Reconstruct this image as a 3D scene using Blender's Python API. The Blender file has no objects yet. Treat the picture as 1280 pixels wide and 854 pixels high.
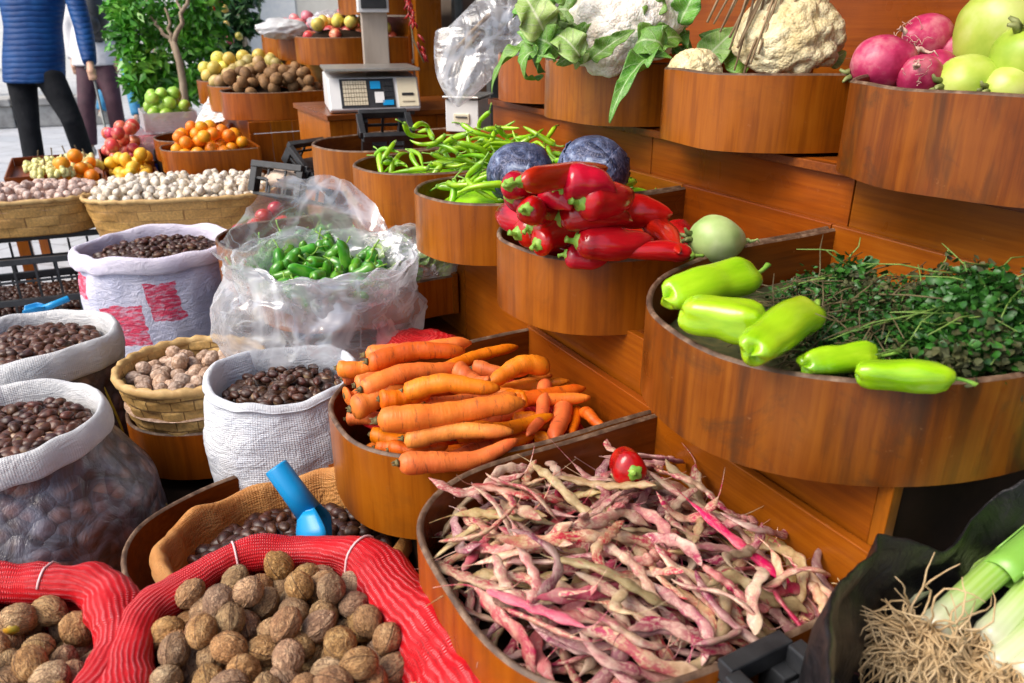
import bpy, math, random
import numpy as np
from mathutils import Vector, Matrix, Euler, Quaternion, noise as mnoise

random.seed(7); rng = np.random.default_rng(7)
scn = bpy.context.scene
col = scn.collection
PI = math.pi
# ---------------------------------------------------------------- camera model and stand axes
H = 1.45; F = 958.0; PITCH = math.radians(22.9)
cP, sP = math.cos(PITCH), math.sin(PITCH)
A = math.radians(28.3)
U = np.array([-math.sin(A), math.cos(A), 0.0])     # along the stand, away from the viewer
V = np.array([math.cos(A), math.sin(A), 0.0])      # into the stand
ZA, ZB, ZC = 0.85, 1.09, 1.355                      # rim heights of the three tiers

def ray(px, py):
    cx = (px-640)/F; cy = (427-py)/F
    return np.array([cx, cP+sP*cy, -sP+cP*cy])
def P(px, py, z):
    r = ray(px, py); k = (z-H)/r[2]
    return r*k + np.array([0, 0, H])
def PD(px, py, d):
    return ray(px, py)*d + np.array([0, 0, H])
def PT(px, py, t):
    r = ray(px, py); return r*(t/(r@V)) + np.array([0, 0, H])
def PS(px, py, s):
    r = ray(px, py); return r*(s/(r@U)) + np.array([0, 0, H])
def S(s, t, z): return s*U + t*V + np.array([0, 0, z])
def depth(p): return cP*p[1] - sP*(p[2]-H)
def mpp(p): return depth(p)/F                       # metres per photo pixel at a point
def proj(p):
    d = depth(p); y = sP*p[1] + cP*(p[2]-H)
    return 640+F*p[0]/d, 427-F*y/d

def fbm(p, o=3, s=1.0):
    a, v, f = 1.0, 0.0, s
    for _ in range(o):
        v += a*mnoise.noise(Vector((p[0]*f, p[1]*f, p[2]*f))); a *= .5; f *= 2.03
    return v
def ridged(p, o=3, s=1.0):
    a, v, f = 1.0, 0.0, s
    for _ in range(o):
        v += a*(1-2*abs(mnoise.noise(Vector((p[0]*f, p[1]*f, p[2]*f))))); a *= .5; f *= 2.1
    return v

# ---------------------------------------------------------------- mesh builder
class M:
    def __init__(s): s.v = []; s.f = []; s.m = []; s.uv = []
    def add(s, vs, fs, mat=0, uvs=None):
        b = len(s.v); s.v.extend([tuple(map(float, p)) for p in vs])
        for i, f in enumerate(fs):
            s.f.append([b+k for k in f]); s.m.append(mat)
            s.uv.append(uvs[i] if uvs else [(0, 0)]*len(f))
        return s
    def grid(s, pts, wrap=False, caps=(False, False), mat=0, su=1.0, sv=1.0, flip=False):
        pts = np.asarray(pts, float); nu, nv = pts.shape[:2]
        vs = pts.reshape(-1, 3); fs = []; uvs = []
        nc = nv if wrap else nv-1
        for i in range(nu-1):
            for j in range(nc):
                j2 = (j+1) % nv
                f = [i*nv+j, i*nv+j2, (i+1)*nv+j2, (i+1)*nv+j]
                uv = [(j/nc*su, i/(nu-1)*sv), ((j+1)/nc*su, i/(nu-1)*sv), ((j+1)/nc*su, (i+1)/(nu-1)*sv), (j/nc*su, (i+1)/(nu-1)*sv)]
                if flip: f.reverse(); uv.reverse()
                fs.append(f); uvs.append(uv)
        for e, c in zip((0, nu-1), caps):
            if c:
                f = [e*nv+j for j in range(nv)]
                if (e == 0) != flip: f.reverse()
                fs.append(f); uvs.append([(0, 0)]*nv)
        return s.add(vs, fs, mat, uvs)
    def tube(s, path, rad, k=10, caps=(True, True), mat=0, flat=1.0, upv=None, lob=0, lobn=3):
        path = np.asarray(path, float); n = len(path)
        rad = np.broadcast_to(np.asarray(rad, float), (n,)) if np.ndim(rad) < 2 else rad
        T = np.gradient(path, axis=0); T /= np.linalg.norm(T, axis=1)[:, None]+1e-12
        up = np.array(upv if upv is not None else ([0, 0, 1.] if abs(T[0][2]) < .9 else [1., 0, 0]))
        rings = []; N = np.cross(np.cross(T[0], up), T[0]); N /= np.linalg.norm(N)+1e-12
        ang = np.arange(k)/k*2*PI
        L = np.concatenate([[0], np.cumsum(np.linalg.norm(np.diff(path, axis=0), axis=1))])
        for i in range(n):
            N = N - (N@T[i])*T[i]; N /= np.linalg.norm(N)+1e-12
            B = np.cross(T[i], N)
            rr = rad[i]*(1+lob*np.cos(lobn*ang))
            rings.append(path[i] + (np.cos(ang)*rr*flat)[:, None]*N + (np.sin(ang)*rr)[:, None]*B)
        return s.grid(rings, True, caps, mat, 2*PI*float(np.mean(rad)), L[-1])
    def lathe(s, prof, k=32, c=(0, 0, 0), mat=0, caps=(False, False), sx=1, sy=1, rot=0, fn=None):
        ang = np.arange(k)/k*2*PI; rings = []
        for i, (r, z) in enumerate(prof):
            x = np.cos(ang)*r*sx; y = np.sin(ang)*r*sy
            cr, sr = math.cos(rot), math.sin(rot)
            ring = np.stack([c[0]+x*cr-y*sr, c[1]+x*sr+y*cr, np.full(k, c[2]+z)], 1)
            if fn is not None: ring = np.array([fn(p, i, a) for p, a in zip(ring, ang)])
            rings.append(ring)
        mr = max(p[0] for p in prof)
        L = sum(math.dist(prof[i], prof[i+1]) for i in range(len(prof)-1))
        return s.grid(rings, True, caps, mat, 2*PI*mr*(sx+sy)/2, L)
    def ball(s, c, r, k=16, n=10, fn=None, mat=0):
        r = np.broadcast_to(np.asarray(r, float), (3,)); pts = []
        for i in range(n+1):
            th = PI*i/n
            if i == 0: th = .02
            if i == n: th = PI-.02
            ring = []
            for j in range(k):
                ph = 2*PI*j/k
                d = np.array([math.sin(th)*math.cos(ph), math.sin(th)*math.sin(ph), -math.cos(th)])
                ring.append(np.asarray(c)+r*d*(fn(d) if fn else 1))
            pts.append(ring)
        return s.grid(pts, True, (True, True), mat, 2*PI*float(r[0]), PI*float(r[2]))
    def box(s, c, size, ax=None, mat=0):
        c = np.asarray(c, float); h = np.asarray(size, float)/2
        ax = np.eye(3) if ax is None else np.asarray(ax)
        vs = [c + ax[0]*h[0]*a + ax[1]*h[1]*b + ax[2]*h[2]*d for d in (-1, 1) for b in (-1, 1) for a in (-1, 1)]
        fs = [[0, 2, 3, 1], [4, 5, 7, 6], [0, 1, 5, 4], [2, 6, 7, 3], [0, 4, 6, 2], [1, 3, 7, 5]]
        w, d, e = size
        uvs = [[(0, 0), (0, d), (w, d), (w, 0)], [(0, 0), (w, 0), (w, d), (0, d)], [(0, 0), (w, 0), (w, e), (0, e)],
               [(0, 0), (0, e), (w, e), (w, 0)], [(0, 0), (0, e), (d, e), (d, 0)], [(0, 0), (d, 0), (d, e), (0, e)]]
        return s.add(vs, fs, mat, uvs)
    def xform(s, mtx):
        s.v = [tuple(mtx @ Vector(p)) for p in s.v]; return s
    def build(s, name, mats, parent=None, smooth=True, origin='base', bevel=0, sub=0, solid=0, keep=False):
        if not isinstance(mats, (list, tuple)): mats = [mats]
        v = np.array(s.v)
        if parent is not None: o = np.array(parent.location) if not keep else np.zeros(3)
        elif origin == 'base': o = np.array([(v[:, 0].min()+v[:, 0].max())/2, (v[:, 1].min()+v[:, 1].max())/2, v[:, 2].min()])
        elif origin is None: o = np.zeros(3)
        else: o = np.array(origin, float)
        me = bpy.data.meshes.new(name)
        me.from_pydata((v-o).tolist(), [], s.f)
        me.polygons.foreach_set('use_smooth', [smooth]*len(s.f))
        me.polygons.foreach_set('material_index', s.m)
        ul = me.uv_layers.new(name='UVMap')
        flat = [c for f in s.uv for p in f for c in p]
        ul.data.foreach_set('uv', flat)
        for m in mats: me.materials.append(m)
        ob = bpy.data.objects.new(name, me); col.objects.link(ob)
        if parent is not None: ob.parent = parent
        else: ob.location = o
        if bevel:
            b = ob.modifiers.new('b', 'BEVEL'); b.width = bevel; b.segments = 2; b.limit_method = 'ANGLE'; b.angle_limit = .6
        if solid:
            b = ob.modifiers.new('s', 'SOLIDIFY'); b.thickness = solid; b.offset = 0
        if sub:
            b = ob.modifiers.new('u', 'SUBSURF'); b.levels = sub; b.render_levels = sub
        me.update()
        return ob

def tag(o, label=None, cat=None, group=None, kind=None):
    if label: o['label'] = label
    if cat: o['category'] = cat
    if group: o['group'] = group
    if kind: o['kind'] = kind
    return o
def thing(name, label, cat, loc, group=None):
    o = bpy.data.objects.new(name, None); o.empty_display_size = .05
    col.objects.link(o); o.location = tuple(map(float, loc))
    return tag(o, label, cat, group)
def copy_tree(o, parent=None):
    c = o.copy(); col.objects.link(c)
    if parent is not None: c.parent = parent
    for ch in list(KIDS.get(o.name, ())): copy_tree(ch, c)
    return c
KIDS = {}
def kid(p, c): KIDS.setdefault(p.name, []).append(c); return c
class Proto:
    """One modelled example of a kind; the first use moves it, later uses copy it and its parts."""
    def __init__(s, root): s.root = root; s.used = False
    def put(s, loc, rot=None, scale=1.0, label=None, cat=None, group=None, name=None):
        if not s.used: o = s.root; s.used = True
        else: o = copy_tree(s.root)
        o.location = tuple(map(float, loc))
        o.rotation_mode = 'QUATERNION'
        if rot is not None: o.rotation_quaternion = rot
        o.scale = (scale,)*3 if np.ndim(scale) == 0 else tuple(scale)
        tag(o, label, cat, group)
        return o
def quat_axes(x, z=(0, 0, 1)):
    """rotation that takes local +X to x, local +Z close to z"""
    x = Vector(x).normalized(); z = Vector(z); y = z.cross(x)
    if y.length < 1e-6: y = Vector((0, 1, 0))
    y.normalize(); z = x.cross(y)
    return Matrix((x, y, z)).transposed().to_quaternion()

# ---------------------------------------------------------------- materials
def hexc(h):
    h = h.lstrip('#'); out = []
    for i in (0, 2, 4):
        c = int(h[i:i+2], 16)/255
        out.append(c/12.92 if c <= .04045 else ((c+.055)/1.055)**2.4)
    return tuple(out)+(1,)
def C(x): return hexc(x) if isinstance(x, str) else tuple(x)+((1,) if len(x) == 3 else ())
class NT:
    def __init__(s, name):
        s.m = bpy.data.materials.new(name); s.m.use_nodes = True; s.t = s.m.node_tree; s.t.nodes.clear()
        s.out = s.n('ShaderNodeOutputMaterial')
    def n(s, typ, props=None, **inp):
        nd = s.t.nodes.new(typ)
        for k, v in (props or {}).items(): setattr(nd, k, v)
        for k, v in inp.items():
            key = k.replace('_', ' ')
            sock = nd.inputs[int(k[1:])] if k[0] == 'i' and k[1:].isdigit() else nd.inputs[key]
            s.set(sock, v)
        return nd
    def set(s, sock, v):
        if isinstance(v, bpy.types.NodeSocket): s.t.links.new(v, sock)
        elif isinstance(v, bpy.types.Node): s.t.links.new(v.outputs[0], sock)
        else: sock.default_value = v
    def ramp(s, fac, stops, interp='LINEAR'):
        r = s.n('ShaderNodeValToRGB'); r.color_ramp.interpolation = interp
        el = r.color_ramp.elements
        while len(el) < len(stops): el.new(.5)
        for e, (p, c) in zip(el, stops): e.position = p; e.color = C(c)
        s.set(r.inputs[0], fac); return r.outputs[0]
    def math(s, op, a, b=0.0, c=None):
        nd = s.n('ShaderNodeMath', {'operation': op}); s.set(nd.inputs[0], a); s.set(nd.inputs[1], b)
        if c is not None: s.set(nd.inputs[2], c)
        return nd.outputs[0]
    def mix(s, fac, a, b, mode='MIX'):
        nd = s.n('ShaderNodeMix', {'data_type': 'RGBA', 'blend_type': mode})
        s.set(nd.inputs[0], fac); s.set(nd.inputs[6], C(a) if isinstance(a, (str, tuple)) else a); s.set(nd.inputs[7], C(b) if isinstance(b, (str, tuple)) else b)
        return nd.outputs[2]
    def coord(s, which='Object', scale=(1, 1, 1), rotz=0.0, rnd=False):
        tc = s.n('ShaderNodeTexCoord').outputs[which]
        mp = s.n('ShaderNodeMapping'); s.set(mp.inputs['Vector'], tc)
        mp.inputs['Scale'].default_value = scale; mp.inputs['Rotation'].default_value = (0, 0, rotz)
        if rnd:
            oi = s.n('ShaderNodeObjectInfo').outputs['Random']
            cx = s.n('ShaderNodeCombineXYZ'); v = s.math('MULTIPLY', oi, 37.0)
            s.set(cx.inputs[0], v); s.set(cx.inputs[1], v); s.set(mp.inputs['Location'], cx.outputs[0])
        return mp.outputs[0]
    def noise(s, vec, scale, detail=4, rough=.55, dist=0.0):
        nd = s.n('ShaderNodeTexNoise'); s.set(nd.inputs['Vector'], vec); nd.inputs['Scale'].default_value = scale
        nd.inputs['Detail'].default_value = detail; nd.inputs['Roughness'].default_value = rough; nd.inputs['Distortion'].default_value = dist
        return nd.outputs[0]
    def vor(s, vec, scale, feature='F1', out=0, rand=1.0):
        nd = s.n('ShaderNodeTexVoronoi', {'feature': feature}); s.set(nd.inputs['Vector'], vec); nd.inputs['Scale'].default_value = scale
        nd.inputs['Randomness'].default_value = rand
        return nd.outputs[out]
    def bump(s, h, strength=.3, dist=.01, normal=None):
        b = s.n('ShaderNodeBump'); b.inputs['Strength'].default_value = strength; b.inputs['Distance'].default_value = dist
        s.set(b.inputs['Height'], h)
        if normal is not None: s.set(b.inputs['Normal'], normal)
        return b.outputs[0]
    def rand(s): return s.n('ShaderNodeObjectInfo').outputs['Random']
    def vary(s, colr, val=0.0, hue=0.0, sat=0.0):
        r = s.rand(); h = s.n('ShaderNodeHueSaturation'); s.set(h.inputs['Color'], colr)
        if val: s.set(h.inputs['Value'], s.math('MULTIPLY_ADD', r, val, 1-val/2))
        if hue: s.set(h.inputs['Hue'], s.math('MULTIPLY_ADD', s.math('FRACT', s.math('MULTIPLY', r, 7.31)), hue, .5-hue/2))
        if sat: s.set(h.inputs['Saturation'], s.math('MULTIPLY_ADD', s.math('FRACT', s.math('MULTIPLY', r, 3.77)), sat, 1-sat/2))
        return h.outputs[0]
    def done(s, colr, rough=.5, normal=None, **kw):
        b = s.n('ShaderNodeBsdfPrincipled')
        s.set(b.inputs['Base Color'], C(colr) if isinstance(colr, (str, tuple)) else colr)
        s.set(b.inputs['Roughness'], rough)
        if normal is not None: s.set(b.inputs['Normal'], normal)
        for k, v in kw.items():
            s.set(b.inputs[{'coat': 'Coat Weight', 'coatr': 'Coat Roughness', 'metal': 'Metallic', 'sss': 'Subsurface Weight', 'spec': 'Specular IOR Level',
                            'sheen': 'Sheen Weight', 'alpha': 'Alpha', 'trans': 'Transmission Weight'}[k]], v)
        if 'sss' in kw:
            b.inputs['Subsurface Radius'].default_value = (1, .6, .4); b.inputs['Subsurface Scale'].default_value = .006
        s.t.links.new(b.outputs[0], s.out.inputs[0]); s.b = b
        return s.m

def pmat(name, stops, scale=20, rough=.5, stretch=(1, 1, 1), bump=0., bscale=None, bdist=.003, val=0., hue=0., sat=0., detail=4, rnd=True, coord='Object', dist=0., rv=.0, **kw):
    t = NT(name); v = t.coord(coord, stretch, rnd=rnd)
    n = t.noise(v, scale, detail, .6, dist)
    c = t.ramp(n, stops) if len(stops) > 1 else C(stops[0])
    if val or hue or sat: c = t.vary(c, val, hue, sat)
    nm = None
    if bump: nm = t.bump(t.noise(v, bscale or scale*2, 4), bump, bdist)
    r = rough if not rv else t.math('MULTIPLY_ADD', n, rv, rough-rv/2)
    return t.done(c, r, nm, **kw)

def wood(name, along, a, b, c, dark=.35, stain=0.5, rough=.32, zlow=None):
    """varnished ply; along = 'z' (upright grain), 'u' (along the stand), 'v' (into the stand)"""
    t = NT(name)
    sc = {'z': (42, 42, 2.2), 'u': (70, 2.5, 70), 'v': (2.5, 70, 70)}[along]
    tc = t.n('ShaderNodeTexCoord').outputs['Object']
    r1 = t.n('ShaderNodeMapping'); t.set(r1.inputs['Vector'], tc); r1.inputs['Rotation'].default_value = (0, 0, -A)
    oi = t.rand(); cx = t.n('ShaderNodeCombineXYZ'); vv = t.math('MULTIPLY', oi, 9.0)
    for i in range(3): t.set(cx.inputs[i], vv)
    t.set(r1.inputs['Location'], cx.outputs[0])
    mp = t.n('ShaderNodeMapping'); t.set(mp.inputs['Vector'], r1.outputs[0]); mp.inputs['Scale'].default_value = sc
    g = t.noise(mp.outputs[0], 1.6, 6, .62, .25)
    big = t.noise(r1.outputs[0], 5.5, 3, .5, .4)
    mp2 = t.n('ShaderNodeMapping'); t.set(mp2.inputs['Vector'], r1.outputs[0]); mp2.inputs['Scale'].default_value = tuple(x*.22 if x > 5 else x for x in sc)
    streak = t.noise(mp2.outputs[0], 1.5, 4, .6, .6)
    base = t.ramp(t.math('ADD', t.math('MULTIPLY', g, .55), t.math('MULTIPLY', big, .5)), [(.36, a), (.52, b), (.68, c)])
    st = t.ramp(streak, [(.52, (0, 0, 0)), (.74, (1, 1, 1))])
    fine = t.ramp(g, [(.40, (1, 1, 1)), (.50, (0, 0, 0))]); base = t.mix(t.math('MULTIPLY', fine, .16 if along == 'z' else .05), base, (.05, .014, .003))
    base = t.mix(t.math('MULTIPLY', st, stain), base, (.030, .014, .006))
    grime = t.ramp(t.noise(r1.outputs[0], 9, 6, .7, .8), [(.54, (0, 0, 0)), (.72, (1, 1, 1))]); base = t.mix(t.math('MULTIPLY', grime, stain*.8), base, (.045, .022, .010))
    spots = t.ramp(t.noise(r1.outputs[0], 60, 5, .7), [(.66, (0, 0, 0)), (.74, (1, 1, 1))])
    base = t.mix(t.math('MULTIPLY', spots, .35), base, (.35, .17, .07))
    base = t.vary(base, .22, .012)
    nm = t.bump(g, .12, .002)
    rr = t.math('MULTIPLY_ADD', big, .35, rough-.17)
    return t.done(base, rr, nm, coat=.12, coatr=.2, spec=.28)

def film(name, lo=.16, hi=.75, tint=(.85, .9, .95), nscale=14, rough=.12):
    t = NT(name); v = t.coord('Object', (1, 1, 1))
    n = t.noise(t.coord('Object', (1, .7, .45)), nscale, 3, .5, .9); n2 = t.noise(t.coord('Object', (.5, 1, 1)), nscale*2.3, 3, .5, .9)
    rid = t.math('ABSOLUTE', t.math('SUBTRACT', n, .5))
    rid = t.math('MAXIMUM', t.math('SUBTRACT', 1.0, t.math('MULTIPLY', rid, 14.0)), 0.0)
    rid2 = t.math('MAXIMUM', t.math('SUBTRACT', 1.0, t.math('MULTIPLY', t.math('ABSOLUTE', t.math('SUBTRACT', n2, .5)), 18.0)), 0.0)
    rid = t.math('ADD', rid, t.math('MULTIPLY', rid2, .6))
    nm = t.bump(t.math('ADD', n, t.math('MULTIPLY', n2, .3)), .6, .03)
    lw = t.n('ShaderNodeLayerWeight'); lw.inputs[0].default_value = .35; t.set(lw.inputs['Normal'], nm)
    fac = t.math('ADD', t.math('MULTIPLY', rid, .42), t.math('MULTIPLY', lw.outputs['Facing'], .38))
    fac = t.math('MINIMUM', t.math('ADD', fac, t.math('MULTIPLY_ADD', n, .22, lo-.05)), hi)
    tr = t.n('ShaderNodeBsdfTransparent')
    df = t.n('ShaderNodeBsdfDiffuse', Color=C(tint)); tl = t.n('ShaderNodeBsdfTranslucent', Color=C(tint))
    gl = t.n('ShaderNodeBsdfGlossy', Roughness=rough, Normal=nm)
    m1 = t.n('ShaderNodeMixShader'); m1.inputs[0].default_value = .45
    t.t.links.new(df.outputs[0], m1.inputs[1]); t.t.links.new(tl.outputs[0], m1.inputs[2])
    m2 = t.n('ShaderNodeMixShader'); m2.inputs[0].default_value = .35
    t.t.links.new(m1.outputs[0], m2.inputs[1]); t.t.links.new(gl.outputs[0], m2.inputs[2])
    m3 = t.n('ShaderNodeMixShader'); t.set(m3.inputs[0], fac)
    t.t.links.new(tr.outputs[0], m3.inputs[1]); t.t.links.new(m2.outputs[0], m3.inputs[2])
    t.t.links.new(m3.outputs[0], t.out.inputs[0])
    return t.m

def weave(name, c1, c2, mortar, bw, bh, rough=.55, bump=.6, ms=.08):
    t = NT(name); uv = t.n('ShaderNodeTexCoord').outputs['UV']
    br = t.n('ShaderNodeTexBrick'); t.set(br.inputs['Vector'], uv)
    br.inputs['Scale'].default_value = 1.0; br.inputs['Brick Width'].default_value = bw; br.inputs['Row Height'].default_value = bh
    br.inputs['Mortar Size'].default_value = bh*ms; br.inputs['Mortar Smooth'].default_value = .6; br.inputs['Bias'].default_value = 0
    br.inputs['Color1'].default_value = C(c1); br.inputs['Color2'].default_value = C(c2); br.inputs['Mortar'].default_value = C(mortar)
    ob = t.coord('Object', (60, 60, 60)); g = t.noise(ob, 2, 4)
    c = t.mix(.55, br.outputs['Color'], t.ramp(g, [(.3, (.35, .35, .35)), (.7, (1.3, 1.25, 1.1))]), 'MULTIPLY')
    nm = t.bump(t.math('SUBTRACT', 1.0, br.outputs['Fac']), bump, .004)
    return t.done(c, rough, nm)

def knit(name, dark, mid, light, p=.0075):
    """tight net of knitted plastic tape, drawn along the UVs (metres)"""
    t = NT(name); uv = t.n('ShaderNodeTexCoord').outputs['UV']
    sx = t.n('ShaderNodeSeparateXYZ'); t.set(sx.inputs[0], uv)
    ob = t.coord('Object'); wob = t.noise(ob, 45, 3); big = t.noise(ob, 16, 3)
    u = t.math('ADD', sx.outputs[0], t.math('MULTIPLY', wob, .006)); v = t.math('ADD', sx.outputs[1], t.math('MULTIPLY', wob, .006))
    a = t.math('SINE', t.math('MULTIPLY', u, 2*PI/p)); b = t.math('SINE', t.math('MULTIPLY', v, 2*PI/(p*.42)))
    a = t.math('MULTIPLY', a, t.ramp(t.noise(ob, 24, 3, .6), [(.34, (.3, .3, .3)), (.56, (1, 1, 1))]))
    h = t.math('ADD', t.math('MULTIPLY', a, .42), t.math('MULTIPLY', t.math('MULTIPLY', b, .5), t.math('ADD', a, .6)))
    hh = t.math('MULTIPLY_ADD', h, .35, .4)
    c = t.ramp(hh, [(.16, dark), (.42, mid), (.85, mid)])
    msk = t.ramp(t.math('MULTIPLY', t.math('MAXIMUM', b, 0.0), big), [(.28, (0, 0, 0)), (.42, (1, 1, 1))])
    c = t.mix(t.math('MULTIPLY', t.math('MULTIPLY', msk, t.ramp(a, [(.15, (0, 0, 0)), (.5, (1, 1, 1))])), .8), c, light)  # pale dashes put the tape's highlights into the colour
    return t.done(c, .5, t.bump(hh, .9, .003), spec=.22)

MT = {}
MT['wood_z'] = wood('varnished_wood', 'z', (.205, .047, .0024), (.272, .071, .0030), (.340, .101, .0055), stain=.32)
MT['wood_u'] = wood('board_along', 'u', (.195, .043, .0022), (.250, .061, .0028), (.310, .086, .0045), stain=.22)
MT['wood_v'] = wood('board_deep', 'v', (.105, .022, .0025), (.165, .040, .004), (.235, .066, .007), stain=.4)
MT['wood_old'] = wood('stained_wood', 'z', (.095, .020, .0025), (.160, .038, .0032), (.23, .066, .006), stain=1.0)
MT['edge'] = pmat('worn_edge', [(.3, (.045, .022, .012)), (.5, (.11, .060, .034)), (.72, (.26, .17, .11))], 45, .6, bump=.3)
MT['dark'] = pmat('shade_dark_wood', [(.3, (.010, .006, .004)), (.7, (.026, .014, .008))], 12, .8, spec=.1)  # near-black: shade under and beside the stand is put into this colour
MT['black'] = pmat('black_plastic', [(.3, (.012, .013, .015)), (.7, (.03, .032, .036))], 30, .38, bump=.15, bscale=80)
# ---------------------------------------------------------------- the wooden bins
def outline(s0, s1, tf, tb, n=2.5, frac=.62, k=40):
    """plan of a bin, from the far back corner round the front to the near back corner: list of (s, t)"""
    sc, hw = (s0+s1)/2, (s1-s0)/2; tm = tf+(tb-tf)*frac; pts = []
    for t in np.linspace(tb, tm, 6)[:-1]: pts.append((s1, t))
    for a in np.linspace(0, PI, k):
        c, s_ = math.cos(a), math.sin(a)
        pts.append((sc+hw*math.copysign(abs(c)**(2/n), c), tm-(tm-tf)*abs(s_)**(2/n)))
    for t in np.linspace(tm, tb, 6)[1:]: pts.append((s0, t))
    return np.array(pts)
def inset(pts, d):
    T = np.gradient(pts, axis=0); T /= np.linalg.norm(T, axis=1)[:, None]+1e-9
    N = np.stack([-T[:, 1], T[:, 0]], 1)
    c = pts.mean(0); N *= np.sign(((c-pts)*N).sum(1))[:, None]
    return pts+N*d
BINS = {}
def bin_(key, s0, s1, tf, tb, z, h, label, n=2.5, frac=.62, mat='wood_z', tilt=0.0, group='wooden produce bins on the stand', back=True):
    o = outline(s0, s1, tf, tb, n, frac); th = .009
    i = inset(o, th); zz = lambda t, k: z-k-(tb-t)*tilt
    root = thing('produce_bin', label, 'bin', S((s0+s1)/2, (tf+tb)/2, z-h), group)
    m = M(); prof = []
    for q, (pts, k) in enumerate(((o, h), (o, .004), (inset(o, .003), 0), (inset(o, th-.003), 0), (i, .004), (i, h-.012))):
        prof.append([S(s, t, zz(t, k)+.0015*math.sin(s*31+t*17)) for s, t in pts])
    L = float(np.linalg.norm(np.diff(o, axis=0), axis=1).sum())
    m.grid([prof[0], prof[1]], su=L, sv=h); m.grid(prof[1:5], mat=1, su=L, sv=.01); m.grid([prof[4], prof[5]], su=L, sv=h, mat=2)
    kid(root, m.build('bent_side', [MT[mat], MT['edge'], MT['wood_v']], root))
    m = M(); pts = inset(o, th-.004); m.add([S(s, t, zz(t, h-.006)) for s, t in pts], [list(range(len(pts)))])
    m.add([S(s, t, zz(t, h-.0005)) for s, t in pts], [list(range(len(pts)))[::-1]])
    kid(root, m.build('bottom_board', MT['wood_v'], root, smooth=False))
    if back:
        m = M(); m.box(S((s0+s1)/2, tb+.008, z-h/2+.002), (s1-s0+.004, .015, h+.006), (U, V, (0, 0, 1)))
        ob = m.build('back_board', [MT['wood_u'], MT['edge']], root, smooth=False, bevel=.002)
        for p in ob.data.polygons:
            if p.normal.z > .9: p.material_index = 1
        kid(root, ob)
    BINS[key] = dict(o=o, i=i, z=z, h=h, root=root, tilt=tilt, tb=tb)
    return root

bin_('bean', .410, .872, .262, .735, ZA, .14, 'bin heaped with pink streaked bean pods, lowest and nearest on the stand', 3.3, .62)
bin_('carrot', .878, 1.30, .262, .735, ZA, .15, 'bin full of orange carrots beside the bean bin', 2.4, .65)
bin_('bag', 1.68, 2.09, .30, .735, ZA+.005, .10, 'bin half hidden under the clear bag of small green peppers')
bin_('redtom', 2.11, 2.52, .27, .735, ZA, .13, 'bin with tomatoes between the garlic basket and the clear bag', 2.4)
bin_('gpep', .40, .950, .612, 1.19, ZB, .135, 'big stained bin of light green peppers and herbs', 2.1, .62, 'wood_old', .02)
bin_('rpep', .956, 1.374, .625, 1.19, ZB, .135, 'bin piled with red peppers, next to the light green peppers', 2.5, .62, 'wood_z', .02)
bin_('cab', 1.380, 1.775, .620, 1.19, ZB, .135, 'bin with two red cabbages and long green peppers', 2.4, .6)
bin_('lpep', 1.780, 2.170, .600, 1.19, ZB, .135, 'bin of long green peppers between the cabbages and the empty bin', 2.4, .6)
bin_('empty', 2.18, 2.60, .600, 1.19, ZB, .12, 'almost empty bin holding one tomato, in front of the label scale', 2.4, .6)
bin_('radish', .50, 1.005, 1.08, 1.66, ZC, .15, 'worn bin of pink radishes and green turnips on the top tier', 2.5, .62, 'wood_old')
bin_('caul2', 1.015, 1.47, 1.07, 1.66, ZC, .145, 'bin with a yellowish cauliflower and dry stalks on the top tier', 2.5, .6)
bin_('caul1', 1.48, 1.955, 1.06, 1.66, ZC, .145, 'bin with a white cauliflower in its leaves on the top tier', 2.5, .6)
bin_('capb', 1.97, 2.33, 1.14, 1.66, ZC-.005, .135, 'bin under the crumpled clear bag at the end of the top tier', 2.6, .5)
bin_('lowbask', 1.58, 1.95, -.045, .30, .62, .115, 'low bin carrying the bamboo basket of walnuts', 2.3, .8, group='low bins in front of the stand')
bin_('loworan', 1.00, 1.40, -.085, .30, .62, .14, 'low bin under the orange lined chestnut bag', 2.3, .8, group='low bins in front of the stand')
# far stand
bin_('oran', 4.06, 4.48, .30, .735, ZA, .115, 'bin of oranges at the near end of the far stand', 2.4, .65, group='wooden bins of the far stand')
bin_('paper', 4.52, 4.95, .31, .735, ZA-.01, .115, 'bin covered with newspaper behind the oranges', 2.4, .65, group='wooden bins of the far stand')
bin_('kiwi', 4.30, 4.72, .66, 1.19, ZB, .14, 'bin of brown kiwi fruit at the near end of the far stand', 2.4, .6, group='wooden bins of the far stand')
bin_('pear', 4.74, 5.16, .66, 1.19, ZB, .14, 'bin of brownish pears just beyond the kiwi fruit', 2.4, .6, group='wooden bins of the far stand')
bin_('quince', 5.18, 5.60, .66, 1.19, ZB, .14, 'bin of yellow quinces, farthest of its tier', 2.4, .6, group='wooden bins of the far stand')
bin_('apple', 4.30, 4.78, 1.10, 1.66, ZC, .14, 'bin of mixed apples lined with white plastic', 2.4, .6, group='wooden bins of the far stand')
bin_('pink', 4.80, 5.22, 1.10, 1.66, ZC, .14, 'bin of pink apples beyond the mixed apples', 2.4, .6, group='wooden bins of the far stand')
bin_('pink2', 5.24, 5.64, 1.10, 1.66, ZC, .14, 'bin of pink apples at the far end of the upper tier', 2.4, .6, group='wooden bins of the far stand')
bin_('topb', 4.30, 4.75, 1.36, 1.80, ZC+.25, .14, 'highest bin of the far stand, above the mixed apples', 2.4, .6, group='wooden bins of the far stand')

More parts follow.
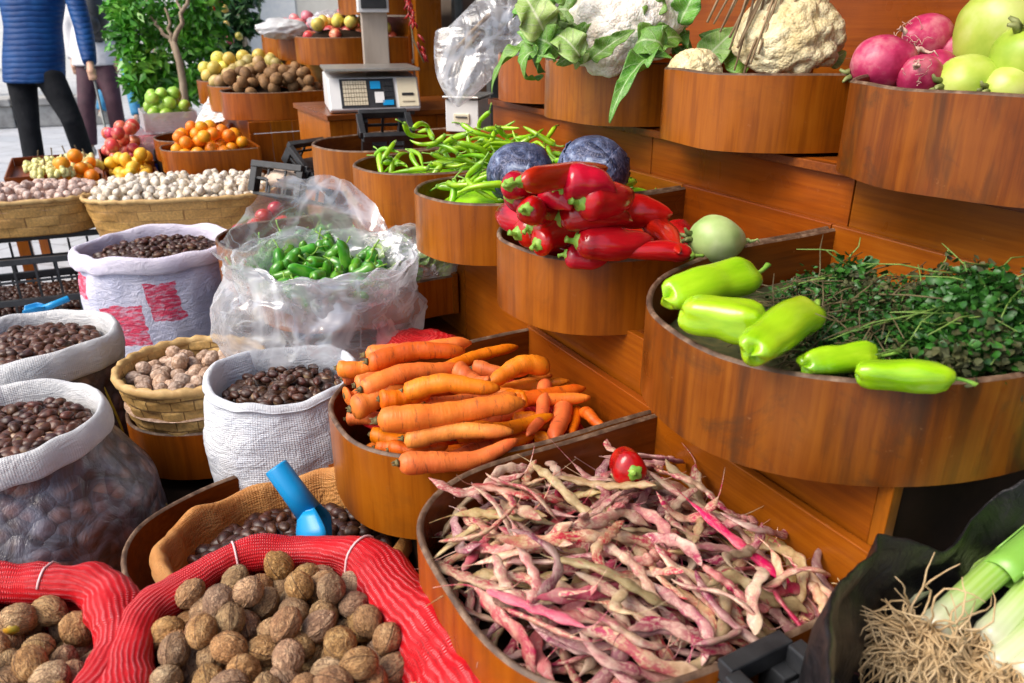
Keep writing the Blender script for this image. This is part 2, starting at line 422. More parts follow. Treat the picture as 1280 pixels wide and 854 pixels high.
# ---------------------------------------------------------------- the stands themselves
AX = (U, V, (0, 0, 1))
def board(root, name, s0, s1, t0, t1, z0, z1, mat, bevel=.0015):
    m = M(); m.box(S((s0+s1)/2, (t0+t1)/2, (z0+z1)/2), (s1-s0, t1-t0, z1-z0), AX)
    return m.build(name, MT[mat], root, smooth=False, bevel=bevel)
st = thing('display_stand', 'long stepped wooden stand carrying three tiers of bins', 'stand', S(1.3, 1.1, 0))
for a, b in ((.4775, 1.318), (1.321, 1.652), (1.655, 2.62)):
    board(st, 'riser_board', a, b, .757, .772, .05, ZB-.137, 'wood_u')
board(st, 'end_post', .456, .475, .753, .772, .0, ZB-.137, 'wood_z')
for a, b in ((.42, .93), (.933, 1.52), (1.523, 2.38)):
    board(st, 'riser_board', a, b, 1.209, 1.224, ZB-.135, ZC-.152, 'wood_u')
board(st, 'shelf_board', .473, 2.62, .774, 1.206, ZB-.152, ZB-.1375, 'wood_v')
board(st, 'shelf_board', .405, 2.38, 1.190, 1.70, ZC-.170, ZC-.1525, 'wood_v')
board(st, 'shelf_board', .42, 2.62, .36, .755, ZA-.172, ZA-.1525, 'wood_v')
board(st, 'riser_board', .41, 2.62, .345, .358, .0, ZA-.175, 'dark')  # near-black board: shade beneath the bins is put into its colour
board(st, 'base_box', .62, 2.02, -.06, .344, 0, .475, 'dark')  # support added under the low bins; its near-black colour stands in for shade
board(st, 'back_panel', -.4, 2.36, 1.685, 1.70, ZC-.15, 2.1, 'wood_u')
board(st, 'end_panel', .460, .472, .774, 1.68, 0, ZB-.155, 'dark')  # blackened so the shade beside the stand sits in its colour
fs = thing('display_stand', 'far stepped wooden stand of fruit with a plank end panel', 'stand', S(5, 1.2, 0))
for i in range(4): board(fs, 'end_plank', 4.285, 4.30, .745+i*.113, .856+i*.113, 0, ZB-.205, 'wood_z')
for i in range(4): board(fs, 'end_plank', 4.287, 4.302, .745+i*.113, .856+i*.113, ZB-.202, ZB-.145, 'wood_z')
for i in range(3): board(fs, 'end_plank', 4.285, 4.30, 1.20+i*.16, 1.357+i*.16, 0, ZC-.145, 'wood_z')
board(fs, 'riser_board', 4.305, 5.8, .755, .77, .05, ZB-.145, 'wood_u')
board(fs, 'riser_board', 4.305, 5.8, 1.205, 1.22, ZB-.12, ZC-.145, 'wood_u')
board(fs, 'shelf_board', 4.05, 5.8, .34, .75, ZA-.135, ZA-.12, 'wood_v')
board(fs, 'riser_board', 4.07, 5.8, .325, .338, 0, ZA-.12, 'dark')
board(fs, 'shelf_board', 4.305, 5.8, .775, 1.20, ZB-.157, ZB-.142, 'wood_v')
board(fs, 'shelf_board', 4.305, 5.8, 1.23, 1.80, ZC-.16, ZC-.1425, 'wood_v')
board(fs, 'riser_board', 4.305, 5.8, 1.67, 1.685, ZC-.12, ZC+.10, 'wood_u')
board(fs, 'corner_post', 4.24, 4.30, 1.69, 1.84, 0, 2.5, 'wood_z')
cb = thing('scale_cabinet', 'plank sided wooden cabinet standing under the label scale', 'cabinet', S(3.2, 1.1, 0))
for i in range(6): board(cb, 'plank', 3.0, 3.015, .82+i*.112, .93+i*.112, 0, 1.085, 'wood_z')
board(cb, 'side_panel', 3.02, 3.5, .822, .837, 0, 1.085, 'wood_z')
board(cb, 'top_board', 2.985, 3.52, .81, 1.50, 1.088, 1.108, 'wood_v')
# ---------------------------------------------------------------- heaping: drop things on a height field
def poly_dist(poly, x, y):
    """signed distance to a closed polygon (positive inside)"""
    p = np.asarray(poly); q = np.roll(p, -1, 0); d = q-p
    w = np.array([x, y])-p; t = np.clip((w*d).sum(1)/((d*d).sum(1)+1e-12), 0, 1)
    dist = np.sqrt((((w-d*t[:, None]))**2).sum(1)).min()
    c = ((p[:, 1] > y) != (q[:, 1] > y)) & (x < (q[:, 0]-p[:, 0])*(y-p[:, 1])/(q[:, 1]-p[:, 1]+1e-12)+p[:, 0])
    return dist if c.sum() % 2 else -dist
class Heap:
    def __init__(s, poly, base, cell=.004):
        s.poly = np.asarray(poly)[:, :2]; s.base = base; s.cell = cell
        s.lo = s.poly.min(0)-.03; s.hi = s.poly.max(0)+.03
        n = np.ceil((s.hi-s.lo)/cell).astype(int)+1; s.n = n
        s.H = np.zeros(n)
        for i in range(n[0]):
            for j in range(n[1]):
                s.H[i, j] = base(s.lo[0]+i*cell, s.lo[1]+j*cell)
        s.B = s.H.copy(); s.disc = {}
    def d(s, r):
        k = round(r, 4)
        if k not in s.disc:
            m = int(r/s.cell); g = np.mgrid[-m:m+1, -m:m+1].reshape(2, -1).T
            rr = (g**2).sum(1)*s.cell**2; ok = rr < r*r*.98
            s.disc[k] = (g[ok], np.sqrt(r*r-rr[ok]))
        return s.disc[k]
    def rest(s, sph):
        z = -9
        for x, y, oz, r in sph:
            g, h = s.d(r); ij = np.array([int(round((x-s.lo[0])/s.cell)), int(round((y-s.lo[1])/s.cell))])
            q = g+ij
            if (q < 0).any() or (q >= s.n).any(): return None
            z = max(z, float((s.H[q[:, 0], q[:, 1]]+h).max())-oz)
        return z
    def put(s, sph, z):
        for x, y, oz, r in sph:
            g, h = s.d(r); q = g+np.array([int(round((x-s.lo[0])/s.cell)), int(round((y-s.lo[1])/s.cell))])
            s.H[q[:, 0], q[:, 1]] = np.maximum(s.H[q[:, 0], q[:, 1]], z+oz+h)
    def drop(s, sph_local, n, cands=14, margin=.0, sink=.15, yaw=None, edge=True, lift=0.0):
        """sph_local: list of (x along, y, z, r). Returns [(loc, yaw, pitch)]"""
        out = []; rmax = max(q[3] for q in sph_local); ex = max(abs(q[0]) for q in sph_local)
        for _ in range(n):
            best = None
            for _c in range(cands):
                x = rng.uniform(s.lo[0], s.hi[0]); y = rng.uniform(s.lo[1], s.hi[1])
                ya = rng.uniform(0, 2*PI) if yaw is None else yaw[0]+rng.normal(0, yaw[1])
                c, sn = math.cos(ya), math.sin(ya); pit = 0.0
                if ex > .02:
                    def hh(a):
                        i = int((x+c*a-s.lo[0])/s.cell); j = int((y+sn*a-s.lo[1])/s.cell)
                        return s.H[min(max(i, 0), s.n[0]-1), min(max(j, 0), s.n[1]-1)]
                    pit = math.atan2(hh(ex*.7)-hh(-ex*.7), 1.4*ex); pit = max(-.34, min(.34, pit))
                cp_, sp_ = math.cos(pit), math.sin(pit)
                sph = [(x+(a*cp_)*c-b*sn, y+(a*cp_)*sn+b*c, e+a*sp_, r) for a, b, e, r in sph_local]
                if edge and min(poly_dist(s.poly, q[0], q[1])-q[3] for q in ([sph[0], sph[-1], sph[len(sph)//2]])) < margin: continue
                z = s.rest(sph)
                if z is None: continue
                i, j = int((x-s.lo[0])/s.cell), int((y-s.lo[1])/s.cell)
                sc = z-s.B[i, j]
                if best is None or sc < best[0]: best = (sc, z, x, y, ya, pit, sph)
            if best is None: continue
            sc, z, x, y, ya, pit, sph = best; z -= sink*rmax
            s.put(sph, z); out.append(((x, y, z+lift), ya, pit))
        return out
def q_yp(ya, pit, roll=0.0):
    return Quaternion((0, 0, 1), ya) @ Quaternion((0, 1, 0), -pit) @ Quaternion((1, 0, 0), roll)
def rq(): return Quaternion(rng.normal(size=4)).normalized()
def mound(z0, h, poly, w):
    p = np.asarray(poly)[:, :2]
    return lambda x, y: z0+h*math.sin(min(1, max(0, poly_dist(p, x, y))/w)*PI/2)
def fill(root, name, poly, base, mat, drop=.0, rings=7):
    """surface under a heap of goods: part of its container"""
    p = np.asarray(poly)[:, :2]; c = p.mean(0); pts = []
    for k in np.linspace(1, .02, rings): pts.append([(*(c+(q-c)*k), base(*(c+(q-c)*k))-drop) for q in p])
    m = M(); m.grid(pts, True, (False, True)); o = m.build(name, mat, root)
    return o
def binpoly(key, d=.003):
    return np.array([S(s, t, 0)[:2] for s, t in inset(BINS[key]['i'], d)])

# ---------------------------------------------------------------- protos
def protos(fn, n): return [Proto(fn(i)) for i in range(n)]
def pick(pl, i): return pl[i % len(pl)]
OFF = (0, 0, 0)

MT['walnut'] = (lambda t: (lambda v: t.done(t.vary(t.mix(t.ramp(t.math('ABSOLUTE', t.math('SUBTRACT', t.noise(t.coord('Object', (.45, 1, 1), rnd=True), 120, 3, .6, 1.8), .5)), [(.0, (1, 1, 1)), (.05, (0, 0, 0))]),
    t.ramp(t.noise(v, 55, 5, .65), [(.28, (.24, .120, .048)), (.48, (.44, .25, .112)), (.7, (.62, .41, .21))]), (.11, .05, .02)), .45, .02, .3), .62,
    t.bump(t.math('ADD', t.noise(v, 110, 5, .7, 1.2), t.math('MULTIPLY', t.math('ABSOLUTE', t.math('SUBTRACT', t.noise(t.coord('Object', (.45, 1, 1), rnd=True), 120, 3, .6, 1.8), .5)), 2.2)), .9, .004)))(t.coord('Object', (1, 1, 1), rnd=True)))(NT('walnut_shell'))
_m = MT['walnut'].node_tree; _b = [n for n in _m.nodes if n.type == 'BSDF_PRINCIPLED'][0]     # dark line in the seam
_l = _b.inputs['Base Color'].links[0].from_socket; _tc = _m.nodes.new('ShaderNodeTexCoord'); _sx = _m.nodes.new('ShaderNodeSeparateXYZ'); _m.links.new(_tc.outputs['Object'], _sx.inputs[0])
_ab = _m.nodes.new('ShaderNodeMath'); _ab.operation = 'ABSOLUTE'; _m.links.new(_sx.outputs[1], _ab.inputs[0]); _lt = _m.nodes.new('ShaderNodeMath'); _lt.operation = 'LESS_THAN'; _lt.inputs[1].default_value = .00055; _m.links.new(_ab.outputs[0], _lt.inputs[0])
_mx = _m.nodes.new('ShaderNodeMix'); _mx.data_type = 'RGBA'; _m.links.new(_lt.outputs[0], _mx.inputs[0]); _m.links.new(_l, _mx.inputs[6]); _mx.inputs[7].default_value = (.10, .045, .018, 1); _m.links.new(_mx.outputs[2], _b.inputs['Base Color'])
MT['walnut_pale'] = pmat('pale_walnut_shell', [(.3, (.22, .13, .085)), (.5, (.40, .27, .19)), (.7, (.62, .48, .38))], 90, .6, bump=.8, bscale=130, val=.4, sat=.3)
def mk_walnut(i):
    sd = i*3.7
    def fn(d):
        seam = math.exp(-(d[1]/.12)**2)*.10 - .075*math.exp(-(d[1]/.035)**2)
        tip = .12*max(0, d[0])**8
        return 1+seam+tip+.065*ridged(np.array([d[0]*.6, d[1], d[2]])+sd, 2, 2.9)+.034*ridged(np.array([d[0]*.5, d[1], d[2]])+sd, 2, 8)
    m = M(); m.ball(OFF, (.0205, .0175, .0178), 52, 32, fn)
    return m.build('walnut', MT['walnut'], origin=None)
MT['chestnut'] = (lambda t: t.done(t.vary(t.mix(t.ramp(t.n('ShaderNodeSeparateXYZ', Vector=t.n('ShaderNodeTexCoord').outputs['Object']).outputs[2], [(.0, (1, 1, 1)), (.002, (0, 0, 0))]),
    t.ramp(t.noise(t.coord('Object', (1, 1, .3), rnd=True), 90, 3), [(.3, (.028, .009, .005)), (.6, (.075, .024, .011)), (.8, (.15, .055, .026))]), (.30, .20, .12)), .9, .03), .44, t.bump(t.noise(t.coord('Object', (1, 1, .2), rnd=True), 160, 3), .3, .001)))(NT('chestnut_skin'))
def mk_chestnut(i):   # flat sided, pointed, with a pale scar below
    def fn(d):
        return 1+.34*max(0, d[0])**6-.10*abs(d[1])-(.30 if i % 3 == 1 else .12)*max(0, d[2])**2-(.25*max(0, d[1]) if i % 3 == 2 else 0)+.06*fbm(d+i*5.1, 2, 1.5)
    m = M(); m.ball((0, 0, .0105), (.0160, .0150, .0122), 20, 13, fn)
    return m.build('chestnut', MT['chestnut'], origin=None)
MT['garlic'] = pmat('garlic_skin', [(.25, (.38, .26, .17)), (.45, (.58, .50, .39)), (.62, (.76, .71, .62))], 60, .5, bump=.3, val=.18, sat=.5, sss=.1)
MT['garlic_root'] = pmat('garlic_root', [(.4, (.33, .24, .14)), (.7, (.55, .45, .3))], 90, .7)
def mk_garlic(i):
    def fn(d):
        a = math.atan2(d[1], d[0]); return 1+.07*math.cos(a*(5+i))*(1-abs(d[2]))**.5+.45*max(0, d[2])**9+.03*fbm(d+i, 2, 2)
    m = M(); m.ball(OFF, (.0185, .0185, .016), 18, 12, fn)
    return m.build('garlic_bulb', MT['garlic'], origin=None)
MT['orange'] = pmat('orange_peel', [(.3, (.75, .22, .006)), (.7, (.85, .33, .012))], 12, .38, bump=.35, bscale=320, bdist=.001, val=.2, hue=.03, spec=.45)
MT['greenapple'] = pmat('green_apple_skin', [(.3, (.20, .42, .03)), (.7, (.42, .62, .08))], 12, .3, val=.2, hue=.03)
MT['redapple'] = pmat('red_apple_skin', [(.3, (.50, .02, .03)), (.5, (.62, .08, .06)), (.72, (.75, .42, .22))], 22, .3, val=.3, hue=.05)
MT['pinkapple'] = pmat('pink_apple_skin', [(.3, (.62, .10, .16)), (.55, (.72, .25, .28)), (.75, (.8, .5, .4))], 22, .35, val=.25, hue=.03)
MT['quince'] = pmat('quince_skin', [(.3, (.55, .40, .05)), (.7, (.75, .62, .16))], 14, .4, val=.3, hue=.06)
MT['pear'] = pmat('pear_skin', [(.3, (.30, .20, .06)), (.6, (.46, .34, .12)), (.75, (.52, .46, .22))], 26, .5, val=.4, hue=.06)
MT['kiwi'] = pmat('kiwi_skin', [(.3, (.13, .065, .025)), (.7, (.30, .16, .06))], 60, .75, bump=.4, bscale=200, val=.5)
MT['lemon'] = pmat('lemon_peel', [(.3, (.78, .42, .02)), (.7, (.88, .58, .05))], 12, .4, bump=.3, bscale=250, val=.15, hue=.02)
MT['fruitstem'] = pmat('fruit_stem', [(.4, (.07, .045, .02)), (.7, (.12, .09, .03))], 60, .7)
def mk_fruit(name, mat, r, dent=.12, el=1.0, stem=True, nubs=0.0):
    def f(i):
        def fn(d):
            return 1-dent*math.exp(-((1-d[2])/.10))-dent*.7*math.exp(-((1+d[2])/.10))+.02*fbm(d+i*3.3, 2, 1.6)+nubs*math.exp(-((1-abs(d[2]))/.05))
        m = M(); m.ball(OFF, (r, r, r*el), 20, 14, fn); o = m.build(name, MT[mat], origin=None)
        if stem:
            m = M(); zt = r*el*(1-dent); m.tube([(0, 0, zt-.004), (0, .001, zt+.006), (.003, .002, zt+.015)], [.0014, .0012, .0016], 6)
            kid(o, m.build('stem', MT['fruitstem'], o, keep=True))
        return o
    return f
# --- carrots
MT['carrot'] = (lambda t: (lambda v: t.done(t.vary(t.mix(t.ramp(t.noise(t.coord('Object', (130, 30, 30), rnd=True), 1.2, 4, .75), [(.57, (0, 0, 0)), (.66, (1, 1, 1))]),
    t.ramp(t.noise(v, 26, 4), [(.3, (.60, .115, .006)), (.7, (.76, .205, .013))]), (.36, .085, .012)), .26, .022, .1), .46,
    t.bump(t.noise(t.coord('Object', (190, 40, 40), rnd=True), 1.4, 4, .65), .38, .003), sss=.12, spec=.4))(t.coord('Object', (1, 1, 1), rnd=True)))(NT('carrot_skin'))
MT['carrotcap'] = pmat('carrot_crown', [(.4, (.07, .055, .015)), (.7, (.22, .17, .06))], 120, .7)
def mk_carrot(i):
    L = .19; bend = (.006, -.008, .012, -.004, .009)[i % 5]; n = 26; path = []; rad = []
    for k in range(n):
        u = k/(n-1); path.append((L*(u-.5), bend*math.sin(u*PI)+.002*math.sin(u*9+i), .003*math.sin(u*5+i)))
        sh = (1-math.exp(-u*26))**.6*(1-(.34+.10*(i % 3))*u**1.2)*(1-max(0, (u-.86)/.14)**1.8*.80)
        rad.append(.0155*sh*(1+.035*math.sin(u*31+i*2)+.025*math.sin(u*67+i))+.001)
    m = M(); m.tube(path, rad, 18); o = m.build('carrot', MT['carrot'], origin=None)
    m = M(); m.tube([(-L/2-.003, 0, 0), (-L/2+.002, 0, 0)], [.0035, .006], 8)
    for a in range(4): m.tube([(-L/2, .002*math.cos(a*1.6), .002*math.sin(a*1.6)), (-L/2-.006-.002*(a % 2), .003*math.cos(a*1.6), .003*math.sin(a*1.6))], [.0015, .0008], 5)
    kid(o, m.build('crown_stub', MT['carrotcap'], o, keep=True))
    return o
# --- bean pods
def beanmat(name, base, spot, thr, spot2):
    t = NT(name); v = t.coord('Object', (.55, 1, 1), rnd=True)
    b = t.ramp(t.noise(v, 70, 4, .65), base)
    m1 = t.ramp(t.noise(v, 210, 5, .75, .8), [(thr, (0, 0, 0)), (thr+.10, (1, 1, 1))])
    patch = t.ramp(t.noise(v, 36, 2), [(.34, (0, 0, 0)), (.62, (1, 1, 1))])
    c = t.mix(t.math('MULTIPLY', m1, patch), b, spot); 
    m2 = t.ramp(t.noise(v, 120, 4, .7), [(.60, (0, 0, 0)), (.72, (1, 1, 1))]); c = t.mix(t.math('MULTIPLY', m2, .28), c, spot2)
    c = t.mix(1.0, t.vary(c, .6, .03, .4), (.88, .78, .72), 'MULTIPLY')
    return t.done(c, .55, t.bump(t.noise(v, 260, 4, .7), .5, .002), sss=.05)
BM = [beanmat('bean_cream', [(.3, (.42, .30, .18)), (.5, (.66, .53, .37)), (.7, (.80, .71, .57))], (.42, .012, .08), .43, (.16, .09, .05)),
      beanmat('bean_pink', [(.3, (.46, .14, .15)), (.5, (.68, .42, .34)), (.7, (.80, .66, .54))], (.46, .006, .07), .42, (.24, .07, .09)),
      beanmat('bean_purple', [(.3, (.30, .12, .14)), (.5, (.50, .33, .30)), (.7, (.72, .60, .52))], (.27, .008, .075), .44, (.12, .07, .08)),
      beanmat('bean_olive', [(.3, (.26, .19, .09)), (.5, (.44, .36, .19)), (.7, (.58, .52, .34))], (.42, .06, .09), .54, (.16, .10, .05)),
      beanmat('bean_magenta', [(.3, (.48, .05, .11)), (.5, (.60, .16, .20)), (.7, (.68, .46, .40))], (.55, .010, .09), .42, (.50, .25, .25))]
def mk_bean(i):
    r_ = random.Random(i*13+5); L = r_.uniform(.105, .145); bend = r_.uniform(-.045, .045); n = 30; nb = r_.randint(4, 6); path = []; rad = []
    w2 = r_.uniform(-.008, .008); ph = r_.uniform(0, 6); zz = r_.uniform(-.011, .011)
    for k in range(n):
        u = k/(n-1); x = L*(u-.5)
        path.append((x, bend*(4*(u-.5)**2-.33)+w2*math.sin(u*8+ph), zz*math.sin(u*5+ph)))
        e = min(1, u/.10)**.8*min(1, (1-u)/.15)**.9
        rad.append(.0063*e*(1+.20*math.cos(u*nb*2*PI+ph)+.06*math.sin(u*41+ph))+.0006)
    d = np.array(path[-1])-np.array(path[-2]); d /= np.linalg.norm(d)
    for k in range(1, 7): path.append(tuple(np.array(path[-1])+d*.004+np.array([0, .0012*k, .0006*k]))); rad.append(.0011-.00013*k)
    m = M(); m.tube(path, rad, 12, flat=r_.uniform(.38, .66), upv=(0, .4, 1))
    return m.build('bean_pod', BM[(0, 1, 2, 0, 0, 3, 2, 4, 1, 0, 3, 0, 2, 0)[i % 14]], origin=None)
# --- peppers
MT['redpep'] = pmat('red_pepper_skin', [(.28, (.13, .002, .003)), (.45, (.36, .003, .005)), (.7, (.54, .006, .007))], 26, .2, (.35, 1, 1), val=.3, hue=.015, coat=.2, coatr=.1, bump=.3, bscale=30, bdist=.004, rv=.15)
MT['greenpep'] = pmat('green_pepper_skin', [(.28, (.13, .34, .004)), (.45, (.25, .48, .006)), (.62, (.34, .57, .012)), (.8, (.50, .64, .05))], 24, .22, (.35, 1, 1), val=.16, hue=.018, coat=.35, coatr=.10, bump=.28, bscale=26, bdist=.004, sss=.06, rv=.2)
MT['longpep'] = pmat('long_pepper_skin', [(.3, (.16, .40, .006)), (.6, (.30, .55, .015)), (.75, (.42, .64, .04))], 16, .25, val=.3, hue=.03, coat=.25, coatr=.12)
MT['smallpep'] = pmat('small_pepper_skin', [(.3, (.020, .15, .008)), (.55, (.06, .26, .015)), (.75, (.20, .42, .05))], 22, .24, val=.5, hue=.03, coat=.3, coatr=.12)
MT['calyx'] = pmat('pepper_calyx', [(.3, (.10, .28, .02)), (.7, (.30, .48, .07))], 60, .5, val=.2)
def mk_pepper(name, mat, L, R, prof, bend, lob, lobn, n=26, k=20, stemL=.02, stemR=.004, cal=1.0, seed=0, tipdent=0.0, flat=1.0):
    path = []; rad = []
    for q in range(n):
        u = .5-.5*math.cos(PI*(q/(n-1))**.9); path.append((L*(u-.5), bend*math.sin(u*PI)+.0015*math.sin(u*11+seed), bend*.35*math.sin(u*2.2+seed)))
        rad.append(R*np.interp(u, [p[0] for p in prof], [p[1] for p in prof])*(1+.03*math.sin(u*13+seed*2)))
    m = M(); ang = np.arange(k)/k*2*PI; rr = []
    for q in range(n):
        u = .5-.5*math.cos(PI*(q/(n-1))**.9); rr.append(rad[q]*(1+lob*(.35+.65*abs(2*u-1))*np.cos(lobn*ang+seed)+.02*np.cos(2*ang+seed)))
    # own ring loop so that the lobes can change along the fruit
    rings = []; path = np.array(path); T = np.gradient(path, axis=0); T /= np.linalg.norm(T, axis=1)[:, None]
    for q in range(n):
        B = np.cross(T[q], (0, 0, 1.)); B /= np.linalg.norm(B); N = np.cross(B, T[q])
        off = -tipdent*R*max(0, ((.5-.5*math.cos(PI*(q/(n-1))**.9))-.90)/.10)**2*(1 if q < n-2 else .9)*(1-np.cos(lobn*ang+seed))
        rings.append(path[q]+(np.cos(ang)*rr[q]*flat)[:, None]*N+(np.sin(ang)*rr[q])[:, None]*B+off[:, None]*T[q]*1.0)
    m.grid(rings, True, (True, True)); o = m.build(name, MT[mat], origin=None)
    x0 = -L/2; r0 = R*cal*.55; m = M()
    pts = []
    for rr_, dx in ((r0*1.0, .0035), (r0*.9, -.0015), (r0*.45, -.0035), (stemR*1.1, -.006)):
        pts.append([(x0+dx+.004*(rr_ > r0*.8)*math.cos(a*5)*.4, path[0][1]+rr_*(1+(.16*math.cos(a*5) if rr_ > r0*.8 else 0))*math.cos(a), path[0][2]+rr_*(1+(.16*math.cos(a*5) if rr_ > r0*.8 else 0))*math.sin(a)) for a in np.arange(20)/20*2*PI])
    m.grid(pts, True, (False, True))
    sp = [(x0-.003, path[0][1], path[0][2])]+[(x0-.003-stemL*q/4, path[0][1]+.006*(q/4)**2*math.sin(seed*2.1)*stemL/.02, path[0][2]+.008*(q/4)**2*math.cos(seed*1.7)*stemL/.02) for q in range(1, 5)]
    m.tube(sp, [stemR*1.25, stemR, stemR*.9, stemR*.95, stemR*1.25], 9)
    kid(o, m.build('stem', MT['calyx'], o, keep=True))
    return o
RP = [(0, .30), (.04, .74), (.12, 1.0), (.32, 1.03), (.55, .92), (.78, .64), (.93, .33), (1, .06)]
GP = [(0, .30), (.05, .74), (.16, .98), (.35, 1.0), (.65, .95), (.85, .86), (.94, .72), (.985, .50), (1, .05)]
LP = [(0, .45), (.05, .9), (.15, 1.0), (.5, .85), (.8, .6), (.95, .3), (1, .05)]
SPp = [(0, .45), (.06, .9), (.2, 1.0), (.6, .95), (.85, .75), (.95, .5), (1, .15)]
def mk_red(i): return mk_pepper('red_pepper', 'redpep', .135+.012*(i % 3), .0255, RP, (.010, -.012, .016, -.006)[i % 4], .07, 3, seed=i*1.3+.4, stemL=.016, stemR=.0042, cal=.85)
def mk_green(i): return mk_pepper('green_pepper', 'greenpep', .118, .031, GP, (.004, -.005, .006)[i % 3], .15, 3+(i % 2), n=34, k=32, seed=i*1.9, stemL=.026, stemR=.0036, cal=.6, tipdent=.13)
def mk_long(i): return mk_pepper('long_green_pepper', 'longpep', .12+.015*(i % 3), .0095, LP, (.018, -.022, .028, -.012, .02)[i % 5], .08, 3, n=18, k=10, seed=i*1.7, stemL=.03, stemR=.0022, cal=1.3)
def mk_small(i): return mk_pepper('small_green_pepper', 'smallpep', .052+.008*(i % 3), .0125, SPp, (.004, -.006, .009)[i % 3], .04, 3, n=16, k=12, seed=i*2.3, stemL=.022, stemR=.0016, cal=.6)
# ---------------------------------------------------------------- goods in the near bins
def lay(p, a, b, za, zb, roll=0.0, wpx=None, nat=None, wm=None, L0=None, **kw):
    """lay a long thing between two points of the photo plan, whose heights are za and zb"""
    A_, B_ = P(*a, za), P(*b, zb); d = B_-A_; L = np.linalg.norm(d); c = (A_+B_)/2
    sx = L/L0; sy = sx if wpx is None else wpx*mpp(c)/wm
    q = quat_axes(d) @ Quaternion((1, 0, 0), roll)
    return p.put(c, q, (sx, sy, sy), **kw)
# carrots
carrots = protos(mk_carrot, 5)
CG = 'carrots heaped in the carrot bin'; CL = 'orange carrot lying in the heap in its wooden bin'
CZ = ZA
clist = [(510, 494, 470, 481, 30, -.02), (430, 495, 452, 490, 24, .008), (437, 512, 520, 490, 31, .02), (432, 524, 500, 525, 20, -.015), (463, 543, 540, 547, 22, -.02),
  (468, 560, 560, 567, 24, -.035), (485, 562, 560, 556, 22, -.018), (428, 473, 500, 474, 22, .01), (443, 482, 520, 470, 24, .03), (590, 460, 664, 462, 20, -.02), (530, 506, 645, 492, 20, .02),
  (530, 532, 616, 530, 17, -.005), (630, 500, 660, 506, 22, -.02), (640, 525, 690, 525, 24, -.04), (668, 548, 720, 552, 18, -.05), (722, 510, 717, 545, 13, -.05), (726, 515, 756, 535, 17, -.05),
  (680, 478, 660, 546, 20, -.02), (706, 497, 696, 550, 25, -.035), (682, 456, 612, 479, 27, .005), (420, 460, 500, 456, 22, .035),
  (450, 487, 578, 460, 27, .050), (567, 462, 612, 478, 27, .052), (473, 499, 540, 490, 26, .045), (502, 490, 625, 486, 27, .052), (470, 526, 657, 507, 33, .038), (503, 548, 642, 541, 25, .014), (496, 579, 648, 552, 29, .012),
  (455, 444, 589, 431, 24, .062), (458, 452, 581, 440, 27, .076)]
extra = {len(clist)-2: 'orange carrot at the top back of the heap, its tip touching the back board', len(clist)-1: 'thick orange carrot lying topmost on the heap', 19: 'short thick carrot leaning on the right of the heap by the back board',
         27: 'orange carrot lying along the front rim of its bin', 25: 'longest and thickest carrot, across the middle of the heap'}
for i, (x1, y1, x2, y2, w_, dz) in enumerate(clist):
    lay(pick(carrots, i), (x1, y1), (x2, y2), CZ+dz, CZ+dz*.9, i*1.1, w_, wm=.031, L0=.19, label=extra.get(i, CL), cat='carrot', group=None if i in extra else CG)
for i in range(16):
    s_, t_ = rng.uniform(.97, 1.24), rng.uniform(.36, .66); a = rng.uniform(-.5, .5)
    p = S(s_, t_, ZA-.045+rng.uniform(-.01, .03)); pick(carrots, i).put(p, quat_axes(V*math.cos(a)+U*math.sin(a)), .95, CL, 'carrot', CG)
MT['rednet'] = knit('red_net', (.25, .004, .006), (.55, .010, .012), (.8, .16, .14))
def cloth(name, label, cat, c, rx, ry, z, mat, amp=.02, rotU=True, group=None):
    m = M(); pts = []
    for i in range(24):
        row = []
        for j in range(24):
            a, b = i/23*2-1, j/23*2-1; q = np.array(c)+U*a*rx+V*b*ry
            row.append((q[0], q[1], z+amp*fbm((q[0], q[1], 3.3), 3, 9)-.03*max(0, a*a+b*b-.9)))
        pts.append(row)
    m.grid(pts, su=rx*2, sv=ry*2); return tag(m.build(name, mat), label, cat, group)
cloth('net_sheet', 'dark red net spread under the carrots', 'net', S(1.08, .51, 0), .15, .17, ZA-.055, MT['rednet'], .015)
tag((lambda m: (m.ball(P(524, 436, ZA-.095), (.075, .06, .03), 48, 30, lambda d: 1+.25*ridged(np.array(d)+9, 3, 1.6)), m.build('red_sack', MT['rednet'], origin='base'))[1])(M()), 'red net sack lying behind the carrot bin', 'sack')

# beans
beans = protos(mk_bean, 28)
bp = binpoly('bean', .004); bb0 = mound(ZA-.084, .040, bp, .13)
bb = lambda x, y: bb0(x, y)-.055*max(0, (x*V[0]+y*V[1]-.36)/.36)
fill(BINS['bean']['root'], 'bean_filling', bp, bb, MT['dark'], .004)
hp = Heap(bp, bb, .0035)
sph = [(x, 0, 0, .0062) for x in np.linspace(-.052, .052, 8)]
for i, (loc, ya, pit) in enumerate(hp.drop(sph, 292, 22, -.006, .25)):
    pick(beans, int(rng.integers(28))).put(loc, q_yp(ya, pit, rng.uniform(-.6, .6)), rng.uniform(.85, 1.15), 'dry pink and cream streaked bean pod in the heap', 'bean pod', 'bean pods heaped in the bean bin')
reds = protos(mk_red, 6)
c = P(790, 606, ZA+.004)
pick(reds, 0).put(c+np.array([.0, .016, .021]), quat_axes((.05, 1, -.30)), (.62, .92, .92), 'single red pepper lying on the bean pods, stem towards the viewer', 'pepper')

